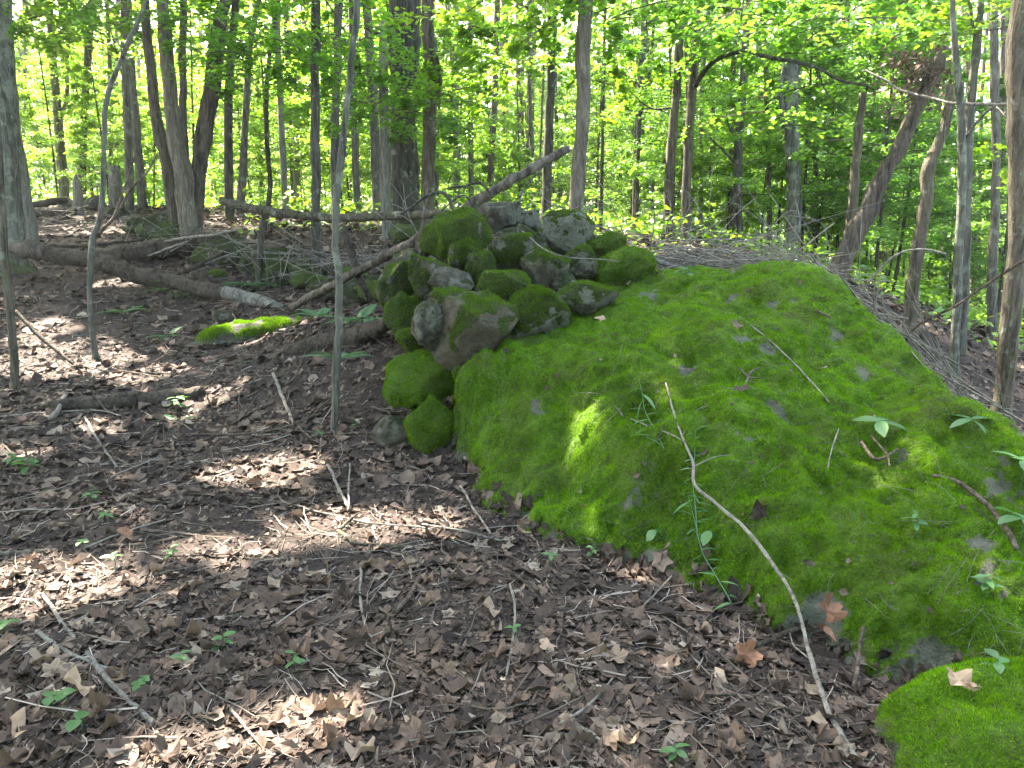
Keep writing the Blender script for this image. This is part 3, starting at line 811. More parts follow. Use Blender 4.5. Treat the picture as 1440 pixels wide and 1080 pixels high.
T = {}
def t(key, *a, **kw): T[key] = tree(*a, **kw)
t('T1', 'maple_tree', 'thick grey lichened trunk at the left edge of the picture', 'tree', 'bark_lichen', 11, [(4, -20, 22), (6, 100, 24), (12, 250, 29), (22, 385, 36)], crown=0)
t('T1b', 'maple_tree', 'pale smooth trunk leaning just behind the left edge trunk', 'tree', 'bark_pale', 12.2, [(0, -20, 20), (10, 120, 22), (26, 230, 22), (44, 335, 22)], crown=1)
t('T2', 'sapling', 'thin sapling with a mossy foot at the lower left edge', 'sapling', 'bark_mossy', 6.5, [(-14, -20, 8), (-6, 150, 9), (4, 320, 10), (14, 430, 11), (22, 550, 12)], top=6)
t('T3', 'maple_tree', 'slim trunk with a side fork standing behind the far left mound', 'tree', 'bark_grey', 19, [(68, -20, 9), (72, 60, 10), (80, 150, 12), (89, 262, 14)], crown=0)
limb(T['T3'][0], T['T3'][1], [(84, 165), (93, 140), (95, 60), (92, -10)], 19, 7, 4, 'bark_grey')
t('T4', 'maple_tree', 'slim dark trunk rising directly behind the pale stub on the mound', 'tree', 'bark_dark', 20, [(131, -20, 10), (124, 70, 10), (118, 160, 10), (115, 262, 11)], crown=1)
t('T5', 'sapling', 'bare crooked sapling with a low fork standing in the sunlit litter', 'sapling', 'bark_smooth', 7.6, [(212, -20, 4), (196, 25, 5), (172, 80, 6), (150, 140, 6.5), (146, 220, 7), (142, 300, 7.5), (129, 345, 8), (126, 430, 7), (134, 502, 8)], stop=True, flare=1.3, rough=.14)
limb(T['T5'][0], T['T5'][1], [(138, 333), (160, 305), (185, 265), (205, 245), (222, 215)], 7.6, 5, 2, 'twig_brown')
limb(T['T5'][0], T['T5'][1], [(160, 306), (178, 255), (195, 200)], 7.6, 4, 1.5, 'twig_brown')
t('T6', 'maple_tree', 'left of two close slender trunks behind the curved sapling', 'tree', 'bark_grey', 17, [(174, -20, 9), (174, 60, 9), (178, 170, 10), (182, 285, 12)], crown=0)
t('T7', 'maple_tree', 'right of two close slender trunks behind the curved sapling', 'tree', 'bark_grey', 17.5, [(178, -20, 10), (184, 90, 10), (192, 190, 11), (200, 285, 13)], crown=1)
t('T8', 'maple_tree', 'outer left stem of the trunk clump, bowed towards the left', 'tree', 'bark_brown', 12.4, [(203, -20, 10), (208, 60, 12), (218, 150, 14), (232, 220, 17), (246, 300, 18)], crown=0)
t('T9', 'maple_tree', 'forked trunk with a sunlit left edge at the old wall', 'tree', 'bark_tan', 12, [(226, -20, 15), (233, 60, 17), (242, 150, 19), (253, 225, 23), (264, 300, 24), (267, 356, 24)], crown=1, flare=1.1)
t('T10', 'maple_tree', 'right stem of the trunk clump slanting up with reddish torn wood', 'tree', 'bark_red', 12.2, [(322, -20, 14), (312, 20, 17), (300, 110, 22), (290, 180, 21), (280, 240, 20), (275, 300, 19)], crown=0)
limb(T['T10'][0], T['T10'][1], [(272, 245), (277, 190), (287, 135), (296, 112)], 12.1, 7, 4, 'bark_red', 'split_limb')
t('T10b', 'maple_tree', 'thin reddish trunk seen between the stems of the clump', 'tree', 'bark_red', 15, [(256, -20, 10), (257, 80, 10), (258, 170, 10), (262, 290, 11)], crown=0)
t('T11', 'maple_tree', 'dark trunk right of the clump with a narrow crown', 'tree', 'bark_dark', 16, [(332, -20, 10), (326, 60, 10), (321, 150, 11), (322, 290, 12)], crown=1)
t('T12', 'maple_tree', 'grey trunk curving gently beside the fallen trunk mossy end', 'tree', 'bark_grey', 16.5, [(368, -20, 7), (352, 60, 8), (346, 150, 9), (338, 290, 12)], crown=0)
t('T13', 'sapling', 'wiry dark sapling leaning over the fallen trunk', 'sapling', 'bark_dark', 14, [(390, -20, 5), (384, 40, 5), (376, 110, 6), (375, 200, 6), (380, 262, 7), (372, 320, 7)], top=7)
t('T13b', 'snag', 'thin dark dead stub poking up in front of the mossy wall stones', 'stub', 'bark_dark', 10, [(370, 300, 6), (367, 330, 8), (364, 380, 10)], stop=True)
t('T14', 'birch_tree', 'slender pale trunk with a bright sunlit left side', 'tree', 'bark_pale', 16, [(388, -20, 8), (391, 60, 8), (395, 150, 9), (402, 320, 10)], crown=0)
t('T15', 'maple_tree', 'straight dark trunk with moss at its foot left of the stone heap', 'tree', 'bark_dark', 9.8, [(444, -20, 12), (443, 120, 12), (444, 260, 13), (446, 398, 14)], crown=1, flare=1.3)
t('T16', 'maple_tree', 'trunk directly behind the thin grey sapling', 'tree', 'bark_grey', 15, [(476, -20, 11), (474, 100, 11), (471, 200, 12), (472, 320, 13)], crown=0)
t('T17', 'sapling', 'thin smooth grey sapling rising from the litter left of the stone heap', 'sapling', 'bark_smooth', 5.0, [(505, -25, 8), (497, 60, 8.5), (487, 150, 9), (478, 240, 10), (471, 320, 10), (477, 400, 10.5), (475, 500, 11), (467, 628, 12)], top=6, flare=1.4, rough=.13)
t('T18', 'maple_tree', 'slim trunk midway between the grey sapling and the great trunk', 'tree', 'bark_grey', 17, [(494, -20, 9), (496, 90, 9), (498, 200, 10), (503, 320, 11)], crown=1)
t('T19', 'maple_tree', 'grey trunk with a bent upper stem left of the great trunk', 'tree', 'bark_grey', 15, [(514, -20, 10), (519, 60, 12), (526, 180, 13), (531, 320, 15)], crown=0)
t('T20', 'snag', 'splintered dead trunk pressed against the great trunk', 'snag', 'bark_pale', 12.5, [(541, 30, 9), (539, 60, 13), (541, 160, 13), (544, 320, 15)], stop=True, rough=.25)
t('T21', 'oak_tree', 'great thick dark trunk behind the stone heap', 'tree', 'bark_dark', 13.2, [(567, -30, 42), (567, 80, 38), (568, 200, 36), (571, 320, 40)], crown=1, sides=16, rough=.12)
limb(T['T21'][0], T['T21'][1], [(552, 60), (535, 50), (515, 40)], 13.0, 8, 4, 'bark_dark')
t('T22', 'maple_tree', 'thick trunk with a bulging knot right of the great trunk', 'tree', 'bark_mossy', 12.4, [(602, -20, 17), (603, 50, 17), (608, 90, 20), (611, 115, 20), (604, 150, 18), (603, 220, 18), (601, 320, 20)], crown=0)
limb(T['T22'][0], T['T22'][1], [(606, 100), (616, 102), (619, 97)], 12.3, 14, 9, 'bark_mossy', 'knot', n=6)
t('T23', 'maple_tree', 'pale distant trunk right of the knotted one', 'tree', 'bark_pale', 22, [(641, -20, 8), (641, 120, 8), (642, 290, 9)], crown=1)
t('T24', 'maple_tree', 'thin straight trunk rising above the leaning pole', 'tree', 'bark_grey', 20, [(661, -20, 6), (662, 110, 7), (663, 290, 8)], crown=0)
t('T25', 'pine_tree', 'hazy reddish trunk, leftmost of the far cluster right of the pole', 'tree', 'bark_red', 30, [(709, -20, 10), (710, 150, 11), (711, 300, 12)], crown=1)
t('T25b', 'pine_tree', 'hazy dark trunk, middle of the far cluster right of the pole', 'tree', 'bark_dark', 31, [(730, -20, 11), (731, 150, 12), (731, 300, 12)], crown=0)
t('T25c', 'pine_tree', 'hazy bent trunk, rightmost of the far cluster right of the pole', 'tree', 'bark_grey', 29, [(752, -20, 10), (746, 150, 11), (747, 300, 12)], crown=1)
t('T26', 'maple_tree', 'dark trunk just beyond the upper end of the leaning pole', 'tree', 'bark_dark', 13, [(776, -20, 12), (775, 100, 12), (771, 200, 13), (767, 320, 15)], crown=0)
t('T27', 'maple_tree', 'straight tan furrowed trunk standing behind the top right of the heap', 'tree', 'bark_tan', 9.5, [(824, -20, 19), (822, 80, 19), (817, 180, 19), (808, 320, 21)], crown=1, sides=14)
t('T28', 'sapling', 'wispy sapling right of the tan furrowed trunk', 'sapling', 'bark_dark', 15, [(851, -20, 4), (849, 120, 4), (845, 320, 5)], top=7)
t('T29', 'maple_tree', 'grey trunk rising behind the brush right of the heap', 'tree', 'bark_grey', 15.5, [(911, -20, 7), (902, 80, 8), (896, 200, 9), (893, 340, 11)], crown=0)
t('T29b', 'sapling', 'dark forked sapling crossing the grey trunk', 'sapling', 'bark_dark', 15, [(921, 20, 3), (913, 100, 5), (899, 180, 5), (894, 340, 6)], stop=True)
limb(T['T29b'][0], T['T29b'][1], [(912, 102), (897, 75), (888, 30)], 15, 3, 1.5, 'bark_dark')
t('T30', 'maple_tree', 'left trunk of the close brown pair behind the boulder', 'tree', 'bark_brown', 12, [(957, -20, 12), (954, 70, 12), (948, 160, 12), (941, 260, 13), (942, 350, 14)], crown=1)
t('T31', 'maple_tree', 'right trunk of the close brown pair, carrying the long bent limb', 'tree', 'bark_brown', 12, [(988, -20, 10), (980, 50, 11), (975, 115, 12), (968, 200, 13), (963, 345, 14)], crown=0)
limb(T['T31'][0], T['T31'][1], [(978, 122), (992, 98), (1012, 82), (1044, 72), (1080, 80), (1120, 88), (1150, 95), (1180, 112), (1218, 120)], 11.9, 7, 3, 'bark_dark', 'bent_limb', dY=-2)
limb(T['T31'][0], T['T31'][1], [(1150, 95), (1160, 125), (1180, 150), (1200, 165)], 10.7, 2.5, 1, 'bark_dark', 'twig')
limb(T['T31'][0], T['T31'][1], [(1216, 120), (1230, 128), (1229, 145), (1222, 160)], 9.9, 2.5, 1, 'bark_dark', 'twig')
limb(T['T30'][0], T['T30'][1], [(943, 152), (915, 152), (890, 132), (865, 112)], 12, 3, 1, 'bark_dark', 'twig')
t('T32', 'maple_tree', 'dark wavy trunk with short side limbs behind the brush pile', 'tree', 'bark_dark', 14, [(1056, -20, 8), (1048, 70, 10), (1042, 160, 11), (1037, 240, 12), (1040, 370, 14)], crown=1)
limb(T['T32'][0], T['T32'][1], [(1036, 232), (1020, 215), (1000, 195), (985, 180)], 14, 4, 1.5, 'bark_dark')
limb(T['T32'][0], T['T32'][1], [(1038, 200), (1026, 180), (1022, 160)], 14, 3, 1.5, 'bark_dark')
t('T33', 'maple_tree', 'faint slim trunk between the brown pair and the wavy trunk', 'tree', 'bark_grey', 19, [(1001, -20, 7), (1002, 130, 7), (1006, 370, 9)], crown=0)
t('T34', 'snag', 'thick grey green trunk snapped off high behind the boulder crest', 'snag', 'bark_lichen', 14, [(1114, 88, 14), (1113, 100, 19), (1113, 200, 20), (1115, 300, 20), (1117, 400, 23)], stop=True, rough=.14)
limb(T['T34'][0], T['T34'][1], [(1105, 180), (1098, 130), (1103, 88)], 14, 9, 5, 'bark_lichen', 'split_limb')
t('T35', 'maple_tree', 'slim trunk just right of the snapped grey green one', 'tree', 'bark_grey', 17, [(1155, -20, 6), (1150, 120, 7), (1144, 390, 9)], crown=1)
t('T36', 'dead_tree', 'thick dead trunk leaning steeply to the right with withered leaves at its top', 'dead tree', 'bark_red', 10, [(1331, 62, 8), (1321, 84, 17), (1303, 122, 19), (1270, 192, 20), (1239, 257, 22), (1209, 320, 24), (1180, 380, 26), (1160, 422, 27)], stop=True, rough=.24, sides=14, flare=1.0)
t('T36b', 'snag', 'broken crooked snag to the left of the leaning dead trunk', 'snag', 'bark_mossy', 10.8, [(1214, 132, 9), (1210, 160, 11), (1203, 230, 12), (1197, 300, 13), (1186, 400, 14)], stop=True, rough=.16)
t('T37', 'maple_tree', 'crooked mossy trunk with a kink right of the leaning dead trunk', 'tree', 'bark_mossy', 9, [(1336, 120, 9), (1332, 160, 12), (1318, 205, 14), (1303, 240, 17), (1300, 290, 17), (1288, 370, 18), (1275, 466, 20)], stop=True)
t('T38', 'maple_tree', 'slender trunk in front of the mossy kinked one with a sunlit foot', 'tree', 'bark_lichen', 8.5, [(1339, -20, 7), (1344, 80, 8), (1352, 170, 10), (1352, 260, 11), (1347, 390, 12), (1340, 534, 14)], crown=0)
limb(T['T38'][0], T['T38'][1], [(1356, 195), (1385, 160), (1410, 140), (1445, 110)], 8.5, 4, 3, 'bark_dark')
t('T39', 'maple_tree', 'slim smooth trunk with a high fork near the right edge', 'tree', 'bark_smooth', 9.2, [(1382, -20, 8), (1374, 60, 10), (1366, 130, 11), (1360, 260, 12), (1356, 420, 14), (1350, 520, 15)], crown=1)
limb(T['T39'][0], T['T39'][1], [(1374, 62), (1366, 20), (1360, -20)], 9.2, 6, 4, 'bark_smooth')
t('T40', 'maple_tree', 'straight grey trunk behind the smooth forked one', 'tree', 'bark_grey', 11.5, [(1398, -20, 9), (1399, 100, 10), (1400, 250, 11), (1394, 460, 13)], crown=0)
t('T41', 'maple_tree', 'heavy dark trunk with a sunlit mossy foot at the right edge', 'tree', 'bark_mossy', 7.8, [(1446, -30, 30), (1437, 60, 30), (1433, 200, 27), (1432, 320, 24), (1420, 450, 25), (1409, 592, 26)], crown=1, sides=14)
t('T42', 'maple_tree', 'faint pale trunk beside the heavy right edge trunk', 'tree', 'bark_pale', 14, [(1421, 20, 8), (1421, 250, 9), (1418, 500, 11)], crown=0)

# a long dead branch that crosses the upper right, and two arching dead stems behind the boulder
def ground_branch(name, label, cat, pts, r0, r1, mat, sides=6, group=None, rough=0.10, n=None, seed=0, twigs=()):
    pts = np.array(pts); base = pts[0]
    me_v, me_p = tube(pts - base, np.linspace(r0, r1, len(pts)) if np.isscalar(r0) else r0, sides, n or 6 * len(pts), rough, 12.0, True, seed)
    root = link(name, make_mesh(name, me_v, me_p, M[mat]), None, base)
    tag(root, label, cat, group)
    for tp, a, b in twigs:
        v, p = tube(np.array(tp) - base, np.linspace(a, b, len(tp)), 5, 5 * len(tp), rough, 12.0)
        link('twig', make_mesh('twig', v, p, M[mat]), root)
    return root
ground_branch('hanging_branch', 'long bare dead branch stretched level in front of the leaning trunk', 'branch',
              [P(1215, 98, 9.6), P(1245, 112, 9.4), P(1265, 126, 9.3), P(1300, 135, 9.0), P(1345, 146, 8.6), P(1400, 147, 8.2), P(1470, 146, 7.9)], .012, .018, 'twig_grey')
ground_branch('arching_branch', 'pale dead branch arching up beyond the boulder flank', 'branch',
              [P(1198, 432, 7.4), P(1215, 405, 7.3), P(1240, 375, 7.2), P(1268, 355, 7.1), P(1300, 351, 7.0), P(1332, 358, 6.9)], .014, .008, 'twig_grey')
ground_branch('arching_branch', 'dark bare stem slanting up from the boulder edge to the right edge', 'branch',
              [P(1268, 500, 5.6), P(1278, 470, 5.5), P(1310, 445, 5.4), P(1345, 430, 5.3), P(1395, 395, 5.2), P(1450, 360, 5.0)], .008, .012, 'twig_brown')
ground_branch('arching_branch', 'thin dead branch drooping beside the fork near the right edge', 'branch',
              [P(1402, 150, 8.4), P(1415, 165, 8.3), P(1425, 185, 8.3), P(1436, 205, 8.2)], .007, .004, 'twig_pale')

# withered leaves at the top of the leaning dead trunk
wt, wb = T['T36'][0], T['T36'][1]
ck = []
lp_, ln_ = [], []
for k in range(26):
    a = P(1322 - rng.uniform(0, 50), 80 + rng.uniform(0, 40), 10)
    b = P(rng.uniform(1235, 1345), rng.uniform(60, 165), rng.uniform(9.4, 10.6))
    m = (a + b) / 2 + rng.normal(0, .08, 3)
    ck.append(tube(np.array([a, m, b]) - wb, [.010, .006, .003], 4, 8))
    for j in range(14): lp_.append(b + (a - b) * rng.uniform(0, .5) + rng.normal(0, .09, 3) - wb); ln_.append(rng.normal(0, 1, 3))
v, p = join(ck); o = link('dead_branches', make_mesh('dead_branches', v, p, M['twig_brown']), wt); o['kind'] = 'stuff'
v, p = leaf_cards(np.array(lp_), np.array(ln_), rng.uniform(.05, .11, len(lp_)))
o = link('withered_leaves', make_mesh('withered_leaves', v, p, M['dead_leaf'], False), wt); o['kind'] = 'stuff'

# ------------------------------------------------------------------ understory saplings, one object each
def sapling(label, group, x, y, kind, scale):
    g = float(gz(x, y))
    root = thing('leafy_sapling', label, 'sapling', (x, y, g - 0.05), group)
    root.rotation_euler = (rng.normal(0, .04), rng.normal(0, .04), rng.uniform(0, 6.28)); root.scale = (scale,) * 3
    link('stem', STEM, root)
    link('crown', UNDER[kind], root)
    return root
sv_, sp_ = tube([(0, 0, -.2), (.03, .02, 2), (-.03, 0, 4.5), (.02, .03, 7)], [.035, .028, .018, .006], 6, 12, .06)
STEM = make_mesh('stem', sv_, sp_, M['bark_dark'])
SUNNY = 'yellow green leafy sapling in the bright woods beyond the old wall on the left'
MIDDLE = 'leafy sapling in the sunlit woods beyond the stone heap'
RIGHT = 'green leafy sapling in the woods beyond the boulder on the right'
spots = []
def place(n, xl, xr, y0, y1, kinds, label, group, smin=.8, smax=1.25):
    tries = 0; c = 0
    while c < n and tries < n * 40:
        tries += 1
        y = math.sqrt(rng.uniform(y0 ** 2, y1 ** 2)); px = rng.uniform(xl, xr)
        x = (px - 720) / FPX * y * 1.0
        if any((x - a) ** 2 + (y - b) ** 2 < (0.55 + 0.018 * y) ** 2 for a, b in spots): continue
        spots.append((x, y)); c += 1
        sapling(label, group, x, y, int(rng.choice(kinds)), rng.uniform(smin, smax))
place(95, -140, 520, 17.5, 46, [0, 0, 1, 1, 2, 5], SUNNY, 'saplings beyond the old wall', .65, 1.05)
place(60, 480, 900, 16.5, 46, [0, 1, 1, 0, 4, 5], MIDDLE, 'saplings beyond the stone heap')
place(34, 860, 1580, 13.5, 22, [3, 4, 4, 5], RIGHT, 'saplings beyond the boulder', .7, 1.1)
place(62, 860, 1580, 22, 44, [0, 1, 3, 4, 5], RIGHT, 'saplings beyond the boulder')

# far slender trunks that only differ by where they stand
def far_trunks(n, xl, xr, y0, y1, label, group, mats):
    for k in range(n):
        Y = rng.uniform(y0, y1); px = rng.uniform(xl, xr); w = rng.uniform(0.06, 0.22) / pxm(Y)
        lean = rng.normal(0, 14)
        b = 330 if px < 900 else 330 + (px - 900) * 0.18
        tree('forest_tree', label, 'tree', str(rng.choice(mats)), Y, [(px + lean, -20, w * .8), (px + lean * .4 + rng.normal(0, 4), 130, w * .9), (px, b, w)], top=14 + rng.uniform(0, 4),
             crown=int(rng.integers(2)) if (k % 3 == 0) else None, group=group, rough=.08)
far_trunks(22, -80, 520, 21, 44, 'slender trunk standing far back in the bright woods behind the old wall', 'far trunks behind the old wall', ['bark_grey', 'bark_dark', 'bark_pale'])
far_trunks(28, 480, 900, 19, 44, 'slender trunk standing far back in the woods behind the stone heap', 'far trunks behind the stone heap', ['bark_grey', 'bark_dark', 'bark_red'])
far_trunks(44, 880, 1520, 15, 42, 'slender trunk standing far back in the green woods behind the boulder', 'far trunks behind the boulder', ['bark_grey', 'bark_dark', 'bark_lichen', 'bark_brown'])

# maple sprays that hang into the upper part of the view, on the trees that bear them
def spray(key, px, py, Y, kind, s=1.0):
    root, base = T[key][0], T[key][1]
    o = link('leaf_spray', SPRAY[kind], root, P(px, py, Y) - base)
    o.rotation_euler = (rng.normal(0, .15), rng.normal(0, .15), rng.uniform(0, 6.28)); o.scale = (s,) * 3
for key, px, py, Y, kd, s in [('T9', 330, 60, 11.5, 1, 1.1), ('T9', 350, 100, 11.2, 1, 1), ('T10', 290, 40, 12, 1, 1.1), ('T13', 400, 90, 12.5, 1, 1), ('T15', 420, 70, 9.6, 1, .9),
                               ('T15', 470, 40, 9.6, 1, 1), ('T16', 500, 90, 11, 1, 1), ('T21', 540, 130, 11.5, 1, 1), ('T21', 520, 160, 11, 1, .9), ('T22', 600, 175, 11, 1, .9),
                               ('T22', 660, 40, 11.5, 0, 1.2), ('T24', 690, 80, 12, 0, 1.2), ('T26', 740, 30, 12, 1, 1.2), ('T26', 730, 110, 12.5, 0, 1), ('T27', 860, 30, 9.5, 1, 1),
                               ('T27', 790, 15, 9.5, 0, 1), ('T30', 910, 60, 11, 1, 1.1), ('T30', 1010, 30, 11, 1, 1.2), ('T31', 1040, 50, 10.5, 1, 1.1), ('T32', 1090, 30, 12, 1, 1.3),
                               ('T32', 1130, 60, 11, 1, 1.1), ('T35', 1180, 30, 11, 1, 1.3), ('T38', 1260, 30, 10, 1, 1.2), ('T38', 1390, 40, 9, 0, 1), ('T41', 1420, 30, 9, 0, 1),
                               ('T41', 1425, 235, 9.5, 0, .8), ('T3', 60, 60, 14, 0, 1.2), ('T1', 40, 30, 11, 1, 1), ('T5', 160, 20, 9, 1, .8), ('T1', 110, 10, 12, 0, 1.3), ('T6', 150, 60, 14, 0, 1.2),
                               ('T34', 1080, 160, 12, 1, 1.1), ('T34', 1160, 200, 12, 1, 1.1), ('T30', 880, 140, 12, 0, 1), ('T22', 640, 130, 12, 0, 1.1), ('T16', 440, 150, 12, 1, 1)]:
    spray(key, px, py, Y, kd, s)

# ------------------------------------------------------------------ masses nobody could count
def stuff_leaves(name, pos, size, mat, tilt=.5, shape='oval'):
    n = len(pos)
    nn = np.c_[rng.normal(0, tilt, n), rng.normal(0, tilt, n), np.ones(n)]
    v, p = leaf_cards(pos, nn, size, shape)
    o = link(name, make_mesh(name, v, p, mat, False)); o['kind'] = 'stuff'
    return o
# the woods beyond
n = 120000
ang = rng.uniform(-.78, .78, n); rr = rng.uniform(44, 75, n)
cl = np.c_[np.sin(ang) * rr, np.cos(ang) * rr]
zz = gz(cl[:, 0], cl[:, 1], False) + rng.uniform(0, 1, n) ** 0.85 * np.where(ang < -.3, 11, 19)
pp_ = np.c_[cl, zz]
kp = fbm(pp_ * [1, 1, .7], .22, 3) + rng.normal(0, .25, n) > -.15
stuff_leaves('distant_woods', pp_[kp], rng.uniform(.3, .7, kp.sum()), M['leaf_bright'], .6)
# low green growth on the floor of the far woods
n = 75000
y = np.sqrt(rng.uniform(10 ** 2, 46 ** 2, n)); x = rng.uniform(-.85, .85, n) * y
k = (y > np.where(x < -5, 17.5, np.where(x > 0, 10.0, 13.0)) + 1.2 * fbm(np.c_[x, y, y * 0], .4, 2))
x, y = x[k], y[k]
h = rng.uniform(0, 1, len(x)) ** 2 * (.35 + .45 * np.clip(fbm(np.c_[x, y, y * 0], .35, 3) + .3, 0, 1))
stuff_leaves('undergrowth', np.c_[x, y, gz(x, y) + h], rng.uniform(.07, .17, len(x)), M['leaf_bright'], .45)

# the leaf roof overhead that shades the forest floor; the gaps in it let the sun fleck the ground
GAPS = [(90, 505, .62, .45), (225, 525, .52, .28), (190, 500, .4, .2), (375, 668, .32, .15), (512, 742, .38, .16), (445, 735, .16, .10), (345, 775, .25, .10), (50, 812, .34, .16), (30, 640, .1, .04), (20, 848, .14, .06),
        (430, 1040, .20, .08), (330, 1062, .13, .06), (505, 1018, .10, .07), (240, 1075, .08, .06), (300, 345, .5, .25), (170, 395, .3, .2), (365, 468, .55, .3), (300, 560, .2, .06), (250, 590, .12, .06), (60, 470, .3, .3), (130, 600, .1, .05)]
gap_w = [(G(a, b), rx, ry) for a, b, rx, ry in GAPS] + [(B_hit(805, 635), .07, .045), (B_hit(938, 552), .04, .05)]
n = 95000
zr = rng.uniform(7.5, 13.5, n)
sh = np.c_[rng.uniform(-11, 6.5, n), rng.uniform(-2, 13.5, n), np.full(n, .3)]
open_ = (sh[:, 0] > 4.0) | ((sh[:, 0] > .6) & (sh[:, 1] > 8.5))         # the roof is open over the slope on the right
sh, zr = sh[~open_], zr[~open_]
p = sh + SDIR[None] * ((zr - .3) / SDIR[2])[:, None]
p = p[p[:, 2] > EYE + p[:, 1] * 0.262 + 0.6]                          # stays above the view
inside = np.zeros(len(p), bool)
for c, rx, ry in gap_w:
    # follow each sun ray through the gap down to the spot's own height
    tt = (p[:, 2] - c[2]) / SDIR[2]
    gx_, gy_ = p[:, 0] - SDIR[0] * tt, p[:, 1] - SDIR[1] * tt
    q = np.c_[gx_, gy_, gx_ * 0]
    dx = gx_ - c[0] + .12 * fbm(q, 4, 2); dy = gy_ - c[1] + .08 * fbm(q + 9, 4, 2)
    inside |= (dx / (rx + .09)) ** 2 + (dy / (ry * 1.25 + .08)) ** 2 < 1
p = p[~inside]
stuff_leaves('forest_canopy', p, rng.uniform(.16, .26, len(p)), M['leaf_canopy'], .4)

# unseen leaf mass added behind the camera to block low sky light
n = 16000
th = rng.uniform(R(100), R(265), n); rr = rng.uniform(4.5, 15, n)
q = np.c_[np.sin(th) * rr, np.cos(th) * rr]
stuff_leaves('sky_blocking_leaves', np.c_[q, gz(q[:, 0], q[:, 1], False) + rng.uniform(.6, 9, n)], rng.uniform(.22, .38, n), M['leaf_canopy'], .7)
# ------------------------------------------------------------------ fallen trunks and branches
def on_ground(pix, lift=0.0):
    return [G(a, b) + np.array([0, 0, lift]) for a, b in pix]

def log(name, label, cat, pts, radii, mat, sides=12, rough=.12, seed=0, group=None, n=None):
    return ground_branch(name, label, cat, pts, radii, None, mat, sides, group, rough, n or max(16, 8 * len(pts)), seed)

a = [P(18, 350, 10.6), P(70, 356, 10.5), P(150, 372, 10.2), P(220, 392, 9.9), P(300, 408, 9.5), P(335, 416, 9.3)]
lg = log('fallen_log', 'long rotting fallen log running across the litter on the left', 'log', a, [.075, .10, .105, .10, .085, .07], 'log_wood', 14, .26, 5, n=60)
base = np.array(lg.location)
b = [P(318, 411, 9.35), P(345, 419, 9.25), P(375, 427, 9.1), P(398, 434, 9.0)]
v, p = tube(np.array(b) - base, [.08, .085, .075, .055], 14, 26, .07, 9, True, 3)
link('barkless_end', make_mesh('barkless_end', v, p, M['bark_pale']), lg)['label'] = 'pale end of the log that has lost its bark, ringed with darker bands'
b = [P(20, 348, 10.55), P(45, 352, 10.45), P(66, 356, 10.4)]
v, p = tube(np.array(b) - base, [.09, .12, .08], 10, 14, .35, 11, True, 7)
link('broken_end', make_mesh('broken_end', v, p, M['bark_red']), lg)['label'] = 'reddish splintered end of the log'
log('fallen_log', 'dark hollow log lying behind the long rotting one', 'log', [P(130, 360, 11.6), P(190, 354, 11.6), P(260, 346, 11.5), P(330, 334, 11.6)], [.10, .14, .15, .12], 'log_wood', 12, .22, 9, n=40)
log('fallen_log', 'dark curved log ending at the left side of the stone heap', 'log', [P(285, 552, 6.5), P(335, 530, 6.6), P(400, 503, 6.6), P(450, 488, 6.5), P(500, 475, 6.35), P(548, 455, 6.1)],
    [.055, .075, .09, .10, .09, .06], 'log_wood', 12, .24, 13, n=60)
log('fallen_log', 'low rotten log sunk in the litter, in line with the dark curved one', 'log', on_ground([(60, 578), (130, 573), (210, 568), (285, 557)], .035), [.04, .07, .07, .05], 'log_wood', 10, .25, 17, n=50)
po = [P(412, 432, 7.1), P(470, 400, 6.8), P(540, 362, 6.5), P(600, 329, 6.35), P(660, 290, 6.5), P(720, 252, 6.6), P(760, 230, 6.7), P(798, 209, 6.8)]
lp = log('leaning_pole', 'long dead pole propped across the stone heap, its end up in the air', 'fallen branch', po, [.034, .038, .038, .042, .044, .042, .038, .034], 'bark_brown', 12, .16, 21, n=70)
base = np.array(lp.location)
for tw, r0 in [([(640, 300), (625, 272), (600, 276), (578, 292), (563, 302)], .016), ([(690, 272), (675, 258), (650, 262), (622, 266)], .012), ([(665, 288), (650, 275), (620, 296)], .010), ([(770, 225), (740, 262), (722, 285)], .008)]:
    v, p = tube(np.array([P(x, y, 6.4) for x, y in tw]) - base, np.linspace(r0, r0 * .5, len(tw)), 6, 24, .08, 9)
    link('limb', make_mesh('limb', v, p, M['bark_dark']), lp)
log('fallen_tree', 'level fallen trunk with a mossy broken end, reaching to the stone heap', 'log', [P(312, 282, 9.8), P(345, 291, 9.6), P(400, 300, 9.3), P(460, 306, 9.0), P(530, 304, 8.3), P(600, 302, 7.6), P(630, 300, 7.2)],
    [.05, .055, .055, .05, .045, .04, .03], 'log_mossy', 12, .14, 25, n=60)
log('fallen_limb', 'dark broken limb leaning against the heap near the thin grey sapling', 'fallen branch', [P(484, 322, 6.9), P(495, 362, 6.8), P(508, 395, 6.7), P(518, 424, 6.65)], [.035, .034, .032, .028], 'log_wood', 9, .12, 29)
log('fallen_limb', 'dark stick lying on the sunlit litter right of the forked trunk', 'fallen branch', [P(242, 388, 10.3), P(270, 378, 10.4), P(300, 363, 10.5), P(322, 350, 10.5)], [.02, .03, .03, .025], 'log_wood', 8, .1, 31)
log('fallen_limb', 'long bleached stick in front of the forked trunk', 'fallen branch', [P(232, 339, 11.3), P(262, 334, 11.2), P(300, 330, 11.0), P(345, 320, 10.9)], [.012, .02, .02, .014], 'twig_pale', 7, .08, 33)
log('fallen_limb', 'pale stick slanting below the bleached one', 'fallen branch', [P(208, 360, 11), P(240, 348, 11), P(262, 340, 11)], [.010, .013, .012], 'twig_pale', 7, .08, 35)
log('fallen_limb', 'curved sapling stick in the litter beneath the mossy foot sapling', 'fallen branch', [P(22, 438, 7.6), P(45, 462, 7.5), P(75, 490, 7.4), P(108, 516, 7.3)], [.02, .022, .018, .016], 'log_wood', 8, .1, 37)
